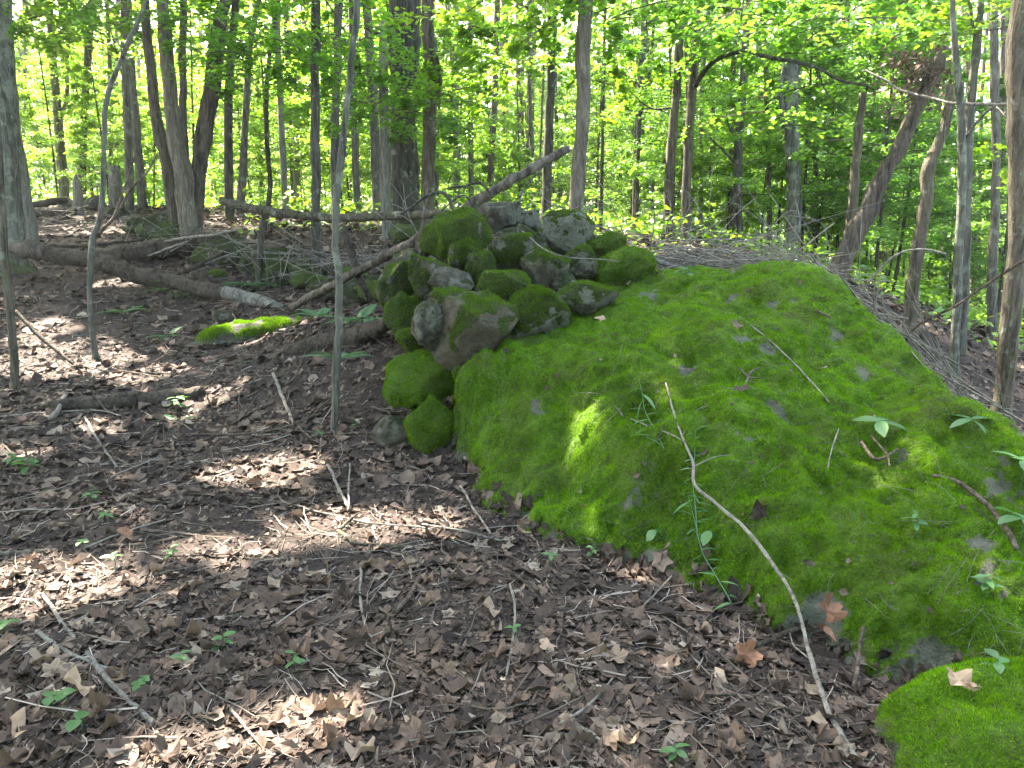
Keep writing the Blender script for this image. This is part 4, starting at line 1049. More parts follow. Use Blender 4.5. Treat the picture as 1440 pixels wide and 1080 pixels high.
log('fallen_log', 'upper log of the stack left of the far mound', 'log', [P(48, 288, 16.5), P(70, 285, 16.5), P(95, 280, 16.6)], [.07, .08, .06], 'log_wood', 9, .15, 39)
log('fallen_log', 'lower pale topped log of the stack left of the far mound', 'log', [P(44, 300, 15.5), P(75, 298, 15.5), P(108, 297, 15.6)], [.09, .10, .085], 'log_wood', 9, .15, 41)
log('fallen_limb', 'long thin limb lying on the litter in front of the stacked logs', 'fallen branch', [P(62, 345, 12.3), P(110, 346, 12.3), P(160, 341, 12.3), P(200, 338, 12.2)], [.02, .03, .028, .015], 'log_wood', 8, .15, 43)
st_ = P(111, 300, 16.8)
stub = thing('tree_stub', 'pale barkless stub standing on the far left mound', 'stump', st_)
v, p = tube(np.array([P(112, 302, 16.8), P(110, 280, 16.8), P(108, 262, 16.8), P(105, 246, 16.8)]) - st_, [.13, .10, .09, .03], 9, 20, .18, 7); link('trunk', make_mesh('trunk', v, p, M['bark_pale']), stub)
st_ = P(163, 290, 16.5)
stub = thing('tree_stub', 'grey weathered stump right of the pale stub on the mound', 'stump', st_)
v, p = tube(np.array([P(166, 292, 16.5), P(163, 262, 16.5), P(160, 234, 16.5)]) - st_, [.17, .13, .11], 10, 18, .16, 7); link('trunk', make_mesh('trunk', v, p, M['bark_grey']), stub)

# ------------------------------------------------------------------ sticks in the foreground, each a thing
def stick(label, pix, w0, w1, mat='twig_grey', lift=.012, twigs=(), name='fallen_stick', seed=0, hit=None):
    pts = [(hit or G)(a, b) + np.array([0, 0, lift]) for a, b in pix]
    Y = pts[0][1]; k = pxm(Y) * .5
    root = ground_branch(name, label, 'stick', pts, w0 * k, w1 * k, mat, 7, None, .14, 8 * len(pts), seed)
    for tw in twigs:
        tp = [(hit or G)(a, b) + np.array([0, 0, lift + .01]) for a, b in tw]
        v, p = tube(np.array(tp) - np.array(root.location), np.linspace(w1 * k, w1 * k * .5, len(tp)), 6, 6 * len(tp), .12, 12)
        link('twig', make_mesh('twig', v, p, M[mat]), root)
    return root
def GB(px, py):
    """first surface a pixel's ray meets: boulder or ground"""
    d = ray(px, py); s = np.arange(1.5, 9, 0.01)
    p = np.array([0, 0, EYE]) + d[None] * s[:, None]
    h = np.maximum(gz(p[:, 0], p[:, 1]), np.where((p[:, 0] > -.5) & (p[:, 0] < 3.1) & (p[:, 1] > 2.1) & (p[:, 1] < 7.2), bz_base(p[:, 0], p[:, 1]), -9))
    k = np.nonzero(p[:, 2] < h)[0]
    return p[k[0]] if len(k) else p[-1]
stick('forked grey stick lying in the lower left litter', [(62, 842), (100, 895), (135, 940), (175, 985), (217, 1022)], 6, 7, 'twig_grey', .015, [[(55, 896), (95, 925), (140, 945), (185, 962)]])
stick('long dark stick lying level in the middle left litter', [(150, 772), (200, 768), (250, 758), (305, 742)], 7, 6, 'twig_brown')
stick('bark stripped stick entering from the left edge', [(-10, 784), (30, 780), (82, 777)], 10, 7, 'bark_tan')
stick('short crooked mossy stick on the brightest sun fleck', [(478, 752), (500, 768), (540, 772), (582, 775)], 7, 6, 'log_mossy', .02, [[(480, 752), (492, 738), (508, 728)]])
stick('thin pale stick upright in a curve left of the leaf filled hollow', [(508, 798), (507, 840), (512, 880), (522, 905)], 4, 3, 'twig_pale', .02)
stick('broken pale ended stick in the dark litter at the lower middle', [(448, 896), (470, 925), (490, 948)], 9, 8, 'twig_brown', .015)
stick('long dark stick slanting from the lower middle toward the boulder', [(498, 910), (560, 926), (620, 942), (690, 965)], 5, 4, 'twig_brown')
stick('pale forked stick at the bottom centre of the picture', [(800, 1020), (835, 1042), (858, 1064), (872, 1085)], 6, 6, 'twig_pale', .02, [[(785, 1032), (820, 1010), (845, 985), (862, 965)]])
stick('thin pale stick crossing the litter under the grey sapling', [(462, 660), (480, 700), (492, 722)], 5, 4, 'twig_pale', .03)
stick('short upright twig beside the brightest sun fleck', [(490, 728), (491, 690), (493, 660)], 3, 3, 'twig_pale', .04)
stick('grey stick on the litter left of the grey sapling base', [(385, 530), (400, 570), (414, 602)], 5, 4, 'twig_pale', .03)
stick('dark branching stick below the curved log', [(388, 622), (420, 606), (450, 578), (464, 566)], 5, 4, 'twig_brown', .02, [[(420, 606), (438, 622)]])
stick('stub of pale wood sticking out at the left end of the rotten log', [(72, 598), (84, 582), (94, 562)], 7, 7, 'twig_pale', .05)
stick('long thin bleached twig along the left edge litter', [(-5, 592), (60, 585), (140, 583), (170, 590)], 3, 2, 'twig_pale', .03)
stick('bent grey twig in the litter above the dark level stick', [(120, 590), (140, 625), (165, 660)], 4, 3, 'twig_grey', .02)
stick('long grey twig in front of the sunlit moss mound', [(430, 720), (520, 740), (600, 748), (645, 770)], 3, 2, 'twig_grey', .02)
stick('dark stick in the leaf filled hollow below the boulder', [(558, 868), (575, 845), (590, 820)], 9, 7, 'twig_brown', .02)
stick('pale curving twig below the boulder left corner', [(648, 690), (665, 720), (690, 758)], 4, 3, 'twig_pale', .03)
stick('long twig lying level under the boulder left corner', [(595, 745), (640, 752), (706, 768)], 4, 3, 'twig_grey', .03)
stick('upright pale twig in the leaf hollow under the boulder', [(718, 830), (724, 870), (722, 905), (712, 960)], 4, 3, 'twig_pale', .03)
stick('pale thin root curving down from the grassy weed on the boulder', [(985, 765), (960, 800), (930, 835), (905, 860)], 3, 2, 'twig_pale', .03)
stick('dark branch with curled leaves lying against the low mossy slab', [(985, 985), (1040, 985), (1090, 1000), (1150, 1015)], 7, 5, 'twig_brown', .02, [[(1060, 990), (1090, 970), (1120, 960)]])
stick('dark broken limb running under the rust coloured curled leaves', [(1035, 935), (1080, 918), (1120, 900), (1160, 888), (1190, 868)], 10, 8, 'log_wood', .05)
stick('weathered stick leaning on the boulder foot near the low slab', [(1200, 985), (1206, 940), (1212, 900)], 7, 8, 'twig_brown', .05, hit=GB)
stick('dark wet stick beside the bottom end of the long bare stem', [(1150, 1030), (1190, 1028), (1245, 1020)], 7, 5, 'twig_brown', .02)
stick('thin twig by the low slab at the bottom right', [(960, 1052), (1000, 1020), (1040, 990)], 3, 3, 'twig_grey', .02)
stick('pale twig at the bottom left of centre', [(322, 1000), (350, 1035), (390, 1075)], 5, 4, 'twig_pale', .02)
stick('short brown twig in the lower left sun fleck', [(245, 1030), (290, 1000), (318, 980)], 4, 3, 'twig_brown', .02)
stick('brown twig arching in the litter at the lower middle right', [(590, 985), (640, 1000), (700, 1010), (742, 1000)], 4, 3, 'twig_brown', .03)
stick('curved dead twig along the bare flank of the boulder at right', [(1312, 678), (1345, 685), (1380, 712), (1408, 745), (1428, 780)], 7, 8, 'twig_brown', .03, hit=GB)
stick('thin straw coloured twig standing on the moss at right', [(1163, 672), (1168, 645), (1178, 615)], 2, 2, 'twig_pale', .04, hit=GB)
stick('small dark twig lying on the moss above the middle', [(1042, 558), (1050, 540), (1056, 528), (1068, 522)], 4, 3, 'twig_brown', .02, hit=GB, twigs=[[(1040, 525), (1052, 538), (1072, 540)]])
stick('small black twig on the moss near the boulder crest', [(1138, 438), (1150, 442), (1168, 450)], 4, 3, 'twig_brown', .02, hit=GB)
stick('thin straw twig lying across the left flank moss', [(752, 508), (795, 522), (840, 545), (875, 590)], 2.5, 2, 'twig_pale', .02, hit=GB)
stick('long hairlike twig on the moss of the upper middle', [(1040, 450), (1090, 490), (1130, 530), (1165, 570)], 2.2, 1.6, 'twig_pale', .02, hit=GB)
stick('pair of twigs beneath the drooping green leaf on the moss', [(1212, 630), (1230, 655), (1262, 640)], 5, 4, 'twig_brown', .03, hit=GB, twigs=[[(1225, 625), (1245, 648), (1250, 668)]])

# the long bare stem that hangs down the front of the boulder
pts = [GB(a, b) + np.array([0, -.02, l]) for a, b, l in [(935, 545, .03), (945, 590, .05), (958, 630, .06), (972, 668, .07), (974, 700, .08), (1000, 728, .08), (1040, 765, .09), (1078, 818, .10)]]
pts += [GB(a, b) + np.array([0, 0, l]) for a, b, l in [(1112, 880, .12), (1135, 940, .07), (1160, 1000, .03), (1206, 1080, .02)]]
stem_r = [.004, .005, .006, .0065, .007, .0075, .008, .008, .0075, .008, .0085, .009]
vine = log('woody_stem', 'long bare pale stem trailing down the front of the mossy boulder', 'stem', pts, stem_r, 'twig_pale', 8, .12, 51, n=110)
base = np.array(vine.location)
for pix, r in [([(958, 632), (940, 622), (915, 612), (885, 600)], .004), ([(972, 668), (1000, 655), (1020, 652)], .003), ([(955, 628), (975, 590), (1000, 580)], .0025), ([(1135, 940), (1112, 920), (1105, 900)], .004)]:
    tp = np.array([GB(a, b) + np.array([0, -.03, .05]) for a, b in pix]) - base
    v, p = tube(tp, np.linspace(r, r * .6, len(pix)), 5, 20, .1, 12); link('twig', make_mesh('twig', v, p, M['twig_pale']), vine)

# brush of bleached twigs along the crest and the right flank
ck = []
crest = [(912, 378), (960, 372), (1010, 372), (1060, 372), (1110, 378), (1150, 392), (1195, 420), (1240, 458), (1290, 505), (1330, 550), (1370, 592), (1420, 640)]
for k in range(330):
    f = rng.uniform(0, len(crest) - 1.01); i = int(f); q = np.array(crest[i]) * (1 - f + i) + np.array(crest[i + 1]) * (f - i)
    dirp = np.array(crest[i + 1]) - np.array(crest[i]); dirp = dirp / np.linalg.norm(dirp)
    Yc = (6.5 if q[0] < 1130 else np.interp(q[0], [1130, 1300, 1440], [6.4, 5.1, 3.8])) + rng.uniform(-.1, .7)
    c = P(q[0] + rng.normal(0, 12), q[1] + (rng.normal(-7, 10) if q[0] < 1150 else rng.normal(0, 15)), Yc)
    L = rng.uniform(.15, .75)
    e = P(q[0] + dirp[0] * 100, q[1] + dirp[1] * 100, Yc) - P(q[0], q[1], Yc); e /= np.linalg.norm(e)
    d = e * rng.choice([-1, 1]) + rng.normal(0, .33, 3) * [1, 1, .7]; d /= np.linalg.norm(d)
    r = rng.uniform(.0018, .0065)
    ck.append(tube(np.array([c - d * L, c + rng.normal(0, .03, 3) - [0, 0, .02], c + d * L]), [r, r * .9, r * .5], 4, 8, 0.1, 10, False))
v, p = join(ck)
o = link('brush_pile', make_mesh('brush_pile', v, p, M['twig_pale'])); o['kind'] = 'stuff'
for lab, pix, r in [('thick bleached branch on top of the brush behind the boulder crest', [(912, 362, 6.3), (955, 378, 6.5), (1000, 384, 6.6), (1060, 385, 6.6), (1120, 392, 6.5)], .022),
                    ('dark branch lying along the boulder crest moss edge', [(1000, 384, 6.1), (1060, 378, 6.05), (1110, 392, 5.95), (1140, 402, 5.8), (1165, 425, 5.6)], .016),
                    ('dark branch lying down the right flank below the brush', [(1205, 440, 5.6), (1245, 465, 5.2), (1265, 485, 5.0), (1300, 520, 4.7)], .013),
                    ('long grey branch in the brush on the right flank', [(1290, 512, 5.2), (1335, 560, 4.8), (1380, 610, 4.5), (1425, 650, 4.2)], .013),
                    ('forked grey branch among dead leaves left of the boulder crest', [(915, 412, 5.6), (945, 402, 5.7), (975, 395, 5.8), (1005, 402, 5.8)], .012),
                    ('pale branch sloping out of the heap towards the brush', [(800, 300, 6.9), (850, 322, 6.6), (890, 345, 6.4), (935, 372, 6.4)], .009),
                    ('slender bent twig looping over the right stones of the heap', [(735, 325, 6.0), (765, 350, 5.6), (800, 362, 5.5), (850, 365, 5.5), (872, 368, 5.5)], .006)]:
    ground_branch('fallen_branch', lab, 'fallen branch', [P(*q) for q in pix], r, r * .6, 'twig_grey' if 'dark' not in lab else 'twig_brown', 7, None, .12)
# brush round the old wall on the left
ck = []
for k in range(150):
    px = rng.uniform(60, 660); py = np.interp(px, [60, 200, 300, 420, 660], [318, 325, 345, 368, 318]) + rng.normal(0, 16)
    Y = np.interp(px, [60, 200, 300, 420, 660], [14.5, 12.5, 10.8, 9.6, 7.3]) + rng.uniform(-.6, .6)
    c = P(px, py, Y); g = float(gz(c[0], c[1])); c[2] = max(min(c[2], g + .45), g + .02)
    L = rng.uniform(.15, .75); d = rng.normal(0, 1, 3) * [1, .6, .28]; d /= np.linalg.norm(d)
    r = rng.uniform(.003, .008)
    ck.append(tube(np.array([c - d * L, c + rng.normal(0, .05, 3), c + d * L]), [r, r * .9, r * .5], 4, 7, .1, 10, False))
v, p = join(ck); o = link('wall_brush', make_mesh('wall_brush', v, p, M['twig_grey'])); o['kind'] = 'stuff'
# fine dead twigs in the air above the heap and brush
ck = []
for k in range(70):
    px = rng.uniform(560, 1120); Y = rng.uniform(6.9, 8.5)
    a = P(px, rng.uniform(300, 365), Y); b = P(px + rng.normal(0, 70), rng.uniform(225, 340), Y + rng.uniform(-.4, .4))
    m = (a + b) / 2 + rng.normal(0, .1, 3)
    ck.append(tube(np.array([a, m, b]), [.005, .004, .002], 4, 9, .1, 10, False))
v, p = join(ck); o = link('dry_twigs', make_mesh('dry_twigs', v, p, M['twig_grey'])); o['kind'] = 'stuff'

# ------------------------------------------------------------------ leaf litter
def litter_leaf(shape, nseg, curl, seed):
    rs = np.random.default_rng(seed)
    if shape == 'maple':
        a = np.linspace(-math.pi / 2, 1.5 * math.pi, nseg, endpoint=False)
        r = .5 * (.62 + .38 * np.abs(np.cos(2.5 * (a - math.pi / 2)))) * (1 + rs.normal(0, .08, nseg))
        x, y = np.cos(a) * r, np.sin(a) * r
    else:
        a = np.linspace(0, 2 * math.pi, nseg, endpoint=False)
        x, y = .26 * np.cos(a) * (1 + rs.normal(0, .07, nseg)), .55 * np.sin(a)
    z = curl * (x * x * 1.4 + .6 * y * y) + rs.normal(0, .03, nseg) + .18 * curl * np.sin(3 * a + seed)
    ring = np.c_[x, y, z]; mid = np.c_[x * .5, y * .5, z * .22 + rs.normal(0, .015, nseg)]
    v = np.vstack([[[0, 0, 0.02]], mid, ring])
    j = np.arange(nseg); jn = (j + 1) % nseg
    return v, [np.c_[np.zeros(nseg, int), 1 + j, 1 + jn], ], np.c_[1 + j, 1 + nseg + j, 1 + nseg + jn, 1 + jn]
def tri(v, t, q):
    return v, [np.vstack([t[0], q[:, [0, 1, 2]], q[:, [0, 2, 3]]])]
PROTO = [tri(*litter_leaf('maple', 10, c, s)) for c, s in [(.2, 1), (-.2, 2), (.45, 3), (.05, 4)]] + [tri(*litter_leaf('oval', 7, c, s)) for c, s in [(.4, 5), (-.4, 6), (1.0, 7)]]
def inside_rock(x, y):
    m = (x > -.6) & (x < 3.2) & (y > 1.95) & (y < 7.5)
    return m & (bz_base(x, y) > gz(x, y) + .02)
def litter_points(n, ymin, ymax, spread, xr=None):
    y = ymin * (ymax / ymin) ** rng.random(n)
    x = rng.uniform(-1, 1, n) * (spread * y + np.clip(3 - .25 * y, 0, 9) * .6)
    k = ~inside_rock(x, y)
    return x[k], y[k]
chunks = []
def fan(n, curl, seed):
    v, t, q = litter_leaf('maple' if seed % 2 else 'oval', n, curl, seed)
    v = v[[0] + list(range(1 + n, 1 + 2 * n))]
    return v, t
FAR = [fan(7, c, s) for c, s in [(.5, 1), (-.5, 2), (.9, 3), (-.9, 4)]]
x, y = litter_points(72000, 1.2, 20, .80)
k = fbm(np.c_[x, y, x * 0] + 3, 1.4, 4) + rng.normal(0, .22, len(x)) > np.where(y < 5, -.42, -.9)      # bare damp soil shows between the drifts
x, y = x[k], y[k]
which = rng.integers(len(PROTO), size=len(x)); farther = (y > 4.1) | (np.abs(x) > .72 * y + .15)
which = np.where(farther, 10 + which % len(FAR), which)
e = 0.05
for w in np.unique(which):
    k = which == w; xx, yy = x[k], y[k]; m = k.sum()
    z = gz(xx, yy); sx = (gz(xx + e, yy) - z) / e; sy = (gz(xx, yy + e) - z) / e
    tl = np.where(rng.random(m) < .13, .5, .13)
    nn = np.c_[-sx + rng.normal(0, 1, m) * tl, -sy + rng.normal(0, 1, m) * tl, np.ones(m)]
    size = (rng.gamma(2.6, .023, m)).clip(.018, .13) * np.interp(yy, [2, 8, 13, 20], [.9, 1.15, 1.7, 2.4])
    pos = np.c_[xx, yy, z + rng.uniform(-.004, .012, m)]
    chunks.append(scatter(*(PROTO[w] if w < 10 else FAR[w - 10]), pos, nn, rng.uniform(0, 6.28, m), size))
# crumbs and stalks between the leaves
x, y = litter_points(80000, 1.3, 13.0, .80)
z = gz(x, y); m = len(x)
nn = np.c_[rng.normal(0, .5, m), rng.normal(0, .5, m), np.ones(m)]
pv = np.array([[-.5, -.2, 0], [.1, -.45, .08], [.55, .1, -.05], [-.1, .42, .1]])
chunks.append(scatter(pv, [np.array([[0, 1, 2], [0, 2, 3]])], np.c_[x, y, z + rng.uniform(0, .012, m)], nn, rng.uniform(0, 6.28, m), rng.uniform(.008, .03, m)))
v, p = join(chunks)
o = link('leaf_litter', make_mesh('leaf_litter', v, p, M['litter'], False)); o['kind'] = 'stuff'
# thin stalks and twigs nobody could count
x, y = litter_points(14500, 1.3, 12.5, .80); m = len(x)
L = np.where(rng.random(m) < .14, rng.uniform(.15, .5, m), rng.gamma(2.2, .035, m).clip(.03, .32)); a = rng.uniform(0, 6.28, m)
r = np.where(L > .2, rng.uniform(.0014, .0032, m), rng.uniform(.0008, .0022, m)) * np.interp(y, [2, 8], [1, 1.8])
z = gz(x, y) + rng.uniform(.004, .03, m)
K = 4; tt = np.linspace(-.5, .5, K)
dirv = np.c_[np.cos(a), np.sin(a)]; sidv = np.c_[-np.sin(a), np.cos(a)]
bend = rng.normal(0, .28, m); wig = rng.normal(0, .05, (m, K)); dz = rng.normal(0, .01, m)
cs = np.stack([np.c_[x, y] + dirv * (L * q)[:, None] + sidv * (L * (bend * (q * q - .1) + wig[:, k]))[:, None] for k, q in enumerate(tt)], 1)
zs = gz(cs[..., 0], cs[..., 1]) + rng.uniform(.004, .022, m)[:, None] + dz[:, None] * tt[None]
cs = np.concatenate([cs, zs[..., None]], 2)
up = np.array([0, 0, 1.0]); sd = np.c_[sidv, np.zeros(m)]
rad = r[:, None] * np.linspace(1.1, .6, K)[None]
ring = np.stack([cs + sd[:, None] * rad[..., None], cs - sd[:, None] * .5 * rad[..., None] + up * rad[..., None], cs - sd[:, None] * .5 * rad[..., None] - up * rad[..., None]], 2)
vv = ring.reshape(-1, 3)
f = np.array([[s * 3 + j, s * 3 + (j + 1) % 3, s * 3 + 3 + (j + 1) % 3, s * 3 + 3 + j] for s in range(K - 1) for j in range(3)])
pp = (f[None] + (np.arange(m) * K * 3)[:, None, None]).reshape(-1, 4)
t = NT('twig_litter'); t.principled(t.ramp(t.n('ShaderNodeNewGeometry').outputs['Random Per Island'], [(0, (.04, .03, .025)), (.5, (.10, .08, .065)), (.8, (.19, .16, .135)), (1, (.32, .28, .24))]), .9)
o = link('twig_litter', make_mesh('twig_litter', vv, [pp], t.m, False)); o['kind'] = 'stuff'

# the dead leaves that show largest, one object each under the ground they lie on
BIG = []
for s in range(6):
    vv_, pp_l = tri(*litter_leaf('maple' if s < 4 else 'oval', 22 if s < 4 else 12, [.8, -.9, 1.3, .4, 1.2, -1.1][s], 20 + s))
    BIG.append(make_mesh('dead_leaf', vv_, pp_l, M['dead_leaf'], False))
cnt = 0
while cnt < 230:
    px, py = rng.uniform(0, 1300), 1080 - 330 * rng.random() ** 1.3
    w = G(px, py)
    if w[1] > 4.2 or inside_rock(np.array([w[0]]), np.array([w[1]]))[0] or abs(w[0]-1.62) < .55 and w[1] < 2.4 and w[0] > 1.15: continue
    o = link('dead_leaf', BIG[int(rng.integers(6))], ground, w + [0, 0, rng.uniform(.006, .028)])
    o.rotation_euler = (rng.normal(0, .35), rng.normal(0, .35), rng.uniform(0, 6.28)); s = rng.uniform(.06, .105); o.scale = (s, s, s * rng.uniform(.7, 1.4)); cnt += 1

def one_leaf(label, px, py, size, mat, k, rot, hit=GB, lift=.02):
    size *= .78
    me = BIG[k].copy(); me.materials.clear(); me.materials.append(M[mat])
    w = hit(px, py) + np.array([0, 0, lift])
    o = tag(link('dead_leaf', me, None, w), label, 'dead leaf'); o.rotation_euler = rot; o.scale = (size, size, size)
    return o
def S_hit(px, py):
    d = ray(px, py); h = np.array([0, 0, EYE]) + d * ((EYE - .12) / -d[2]); return h
one_leaf('tan dead maple leaf lying on the low mossy slab at the lower right', 1345, 978, .125, 'tan_leaf', 0, (.35, .1, .4), S_hit, .05)
one_leaf('small tan dead leaf beside the tan maple leaf on the low slab', 1366, 985, .06, 'tan_leaf', 3, (.3, .2, 1.9), S_hit, .05)
one_leaf('rust brown curled leaf caught where the long stem leaves the boulder', 1160, 880, .14, 'rust_leaf', 2, (.9, .2, .5), GB, .06)
one_leaf('second rust brown leaf folded beneath the curled one by the boulder foot', 1166, 898, .11, 'rust_leaf', 1, (.6, -.4, 2.2), GB, .04)
one_leaf('rust coloured leaf standing on edge among dark sticks left of the low slab', 1048, 938, .13, 'rust_leaf', 2, (1.0, .3, -.4), G, .05)
one_leaf('tan leaf hanging below the standing rust leaf', 1018, 962, .10, 'tan_leaf', 1, (.8, .5, .9), G, .03)
one_leaf('curled ochre leaf in the lower left corner litter', 110, 976, .13, 'tan_leaf', 4, (.5, .3, 1.4), G, .03)
one_leaf('ochre leaf below the curled one at the lower left edge', 25, 1035, .12, 'tan_leaf', 4, (.3, .5, .8), G, .03)
one_leaf('reddish flat leaf in the middle left litter', 178, 755, .11, 'rust_leaf', 0, (.2, .1, .3), G, .02)
one_leaf('pale crumpled leaf at the lower right of the hollow', 880, 1058, .10, 'tan_leaf', 2, (.5, .2, 2.5), G, .03)
one_leaf('pale leaf lying in the litter right of the upright pale twig', 772, 915, .09, 'tan_leaf', 1, (.4, .1, 1.1), G, .03)
one_leaf('dead leaf lying on the moss under the heap end stone', 848, 452, .13, 'tan_leaf', 1, (.3, .2, .6), GB, .03)

# ------------------------------------------------------------------ small green plants
def blade_leaf(L, W, n=5, bend=.3, fold=.2):
    t = np.linspace(0, 1, n); w = W * np.sin(np.pi * np.clip(t * .93 + .05, 0, 1)) ** .8 * .5
    z = -bend * L * t ** 2
    v = np.vstack([np.c_[-w, t * L, z + fold * w], np.c_[0 * t, t * L, z], np.c_[w, t * L, z + fold * w]])
    q = [[k * n + i, (k + 1) * n + i, (k + 1) * n + i + 1, k * n + i + 1] for k in (0, 1) for i in range(n - 1)]
    return v, np.array(q)
LEAFM = {}
def leaf_mesh(L, W, mat, bend=.3):
    key = (L, W, mat, bend)
    if key not in LEAFM:
        v, q = blade_leaf(L, W, 6, bend); LEAFM[key] = make_mesh('leaf', v, [q], M[mat])
    return LEAFM[key]
def add_leaf(root, me, at, yaw, pitch, s=1.0):
    o = link('leaf', me, root, at); o.rotation_euler = (pitch, rng.normal(0, .2), yaw); o.scale = (s, s, s); return o
def herb(label, px, py, h, leaves, L, W, cat='seedling', name='seedling', hit=G, mat='leaf_herb', pitch=.2, bend=.3):
    w = hit(px, py); root = thing(name, label, cat, w); L *= .85; W *= .8
    v, p = tube([(0, 0, -.02), (.01, 0, h * .5), (0, .01, h)], [.0022, .002, .0015], 5, 8); link('stem', make_mesh('stem', v, p, M['leaf_fern']), root)
    me = leaf_mesh(L, W, mat, bend); a0 = rng.uniform(0, 6.28)
    for k in range(leaves):
        add_leaf(root, me, (0, 0, h * (1 if leaves < 5 else .55 + .45 * (k % 3) / 2)), a0 + k * 6.283 / leaves + rng.normal(0, .15), pitch + rng.normal(0, .12), rng.uniform(.8, 1.1))
    return root
for lab, px, py, h, n, L, W in [
  ('feathery green herb patch at the left edge of the litter', 40, 668, .10, 9, .10, .05), ('second feathery herb just above the left edge patch', 20, 655, .08, 7, .09, .04),
  ('small herb with pointed leaves beside the reddish flat leaf', 130, 706, .07, 5, .06, .035), ('tiny herb left of the reddish flat leaf', 150, 738, .06, 4, .05, .03),
  ('small seedling between the long dark stick and the level log', 118, 778, .06, 4, .05, .035), ('seedling standing above the middle of the dark level stick', 242, 790, .07, 5, .055, .03),
  ('pale seedling in the middle of the left litter', 160, 800, .06, 4, .06, .03), ('bright starry seedling in the lower litter', 314, 916, .06, 7, .055, .03),
  ('small starry seedling left of the bright one', 256, 936, .05, 5, .045, .025), ('grey green seedling right of the bright starry one', 415, 944, .07, 5, .05, .025),
  ('tiny green leaflet plant under the ochre leaf', 205, 968, .04, 4, .03, .025), ('sprout in the litter below the moss mound', 450, 620, .06, 4, .05, .03),
  ('small green herb at the grey sapling base', 500, 605, .08, 6, .05, .025), ('seedling in front of the low rotten log', 250, 580, .12, 9, .10, .045),
  ('little plant at the foot of the boulder near the leaf hollow', 832, 786, .06, 5, .04, .025), ('bluish green leaf sprout in the hollow', 775, 795, .05, 4, .05, .03),
  ('small sprout near the bottom edge of the picture', 950, 1072, .05, 5, .05, .03), ('lone green sprout in the lower middle litter', 722, 900, .05, 3, .04, .025),
  ('pale sprout right of the curled ochre leaf', 195, 978, .04, 3, .035, .03), ('green sprig at the left edge below the bark stripped stick', 8, 893, .05, 4, .06, .05)]:
    herb(lab, px, py, h, n, L, W)
herb('three round clover like leaves near the lower left corner', 92, 1000, .06, 3, .05, .055, 'clover', 'clover')
herb('pair of round green leaves at the lower left below the clover', 112, 1032, .05, 2, .05, .055, 'clover', 'clover')
herb('round green leaf left of the clover', 72, 1000, .05, 2, .045, .05, 'clover', 'clover')
herb('feathery green seedling on the right flank moss', 1286, 752, .09, 9, .07, .03, hit=GB); herb('feathery pale seedling below the rotten wood on the right', 1385, 838, .08, 9, .065, .03, hit=GB)
herb('small leafy seedling in the crevice above the low slab', 1400, 950, .06, 5, .07, .045, hit=S_hit)
herb('big drooping green leaves in the middle of the right moss', 1235, 612, .07, 4, .15, .07, hit=GB, pitch=.0, bend=.25)
herb('level green leaves at the right flank beside the brush', 1362, 618, .10, 4, .16, .06, hit=GB, pitch=.0, bend=.2)
herb('large green leaves reaching in from the right edge above the bare flank', 1432, 690, .14, 4, .17, .08, hit=GB, pitch=.05, bend=.25)
herb('lower large green leaf by the right edge', 1432, 760, .10, 4, .15, .09, hit=GB, pitch=.05, bend=.25)
herb('heart shaped green leaf at the foot of the trailing weed', 922, 758, .04, 2, .09, .08, hit=GB, pitch=-.5)
herb('lone lobed green leaf beside the long bare stem', 998, 756, .03, 2, .08, .06, hit=GB, pitch=-.5)
herb('small herb on the boulder crest next to the dead leaves', 962, 395, .10, 7, .10, .05, hit=GB)

# narrow leaved weeds climbing the boulder front
def weed(label, pix, n, L, W):
    pts = np.array([GB(a, b) + np.array([0, -.03, .04]) for a, b in pix]); root = thing('trailing_weed', label, 'weed', pts[0])
    v, p = tube(pts - pts[0], np.linspace(.003, .0015, len(pts)), 5, 8 * len(pts)); link('stem', make_mesh('stem', v, p, M['leaf_fern']), root)
    c = catmull(pts - pts[0], n); me = leaf_mesh(L, W, 'leaf_herb', .35)
    for k in range(n):
        add_leaf(root, me, c[k], (k % 2) * math.pi + math.pi / 2 + rng.normal(0, .6), rng.normal(.1, .35), rng.uniform(.6, 1.15))
weed('weed with narrow pale green leaves trailing left of the bare stem', [(932, 640), (918, 612), (905, 585), (900, 555), (890, 520)], 17, .135, .02)
weed('upright narrow leaved weed right of the bare stem', [(978, 765), (975, 720), (972, 690), (974, 650), (975, 615)], 26, .075, .012)
weed('narrow leaved weed hanging at the base of the bare stem', [(1025, 855), (1002, 815), (985, 785), (975, 745), (965, 705)], 18, .085, .016)

# ferns
def fern(label, px, py, fronds, L, Y=None, lift=0.0):
    w = G(px, py) if Y is None else P(px, py, Y); w = w + np.array([0, 0, lift])
    root = thing('fern', label, 'fern', w); me = FROND
    a0 = rng.uniform(0, 6.28)
    for k in range(fronds):
        o = link('frond', me, root); o.rotation_euler = (.35 + rng.normal(0, .15), 0, a0 + k * 6.283 / fronds + rng.normal(0, .2)); s = L * rng.uniform(.8, 1.15); o.scale = (s, s, s)
ck = []
n = 15
for i in range(n):
    t = .12 + .86 * i / (n - 1); L = .30 * math.sin(math.pi * (t * .85 + .13)) ** .9 * (1.15 - t * .6)
    v, q = blade_leaf(L, .055, 4, .25)
    for s in (-1, 1):
        ck.append((rot_z(v, s * -(1.2 - .35 * t)) + [0, t, -.35 * t * t], [q]))
ck.append(tube([(0, 0, 0), (0, .5, -.09), (0, 1, -.35)], [.008, .006, .003], 4, 8))
v, p = join(ck); FROND = make_mesh('frond', v, p, M['leaf_fern'], False)
fern('bright fern behind the thin grey sapling near the heap', 478, 505, 5, .24, 5.2)
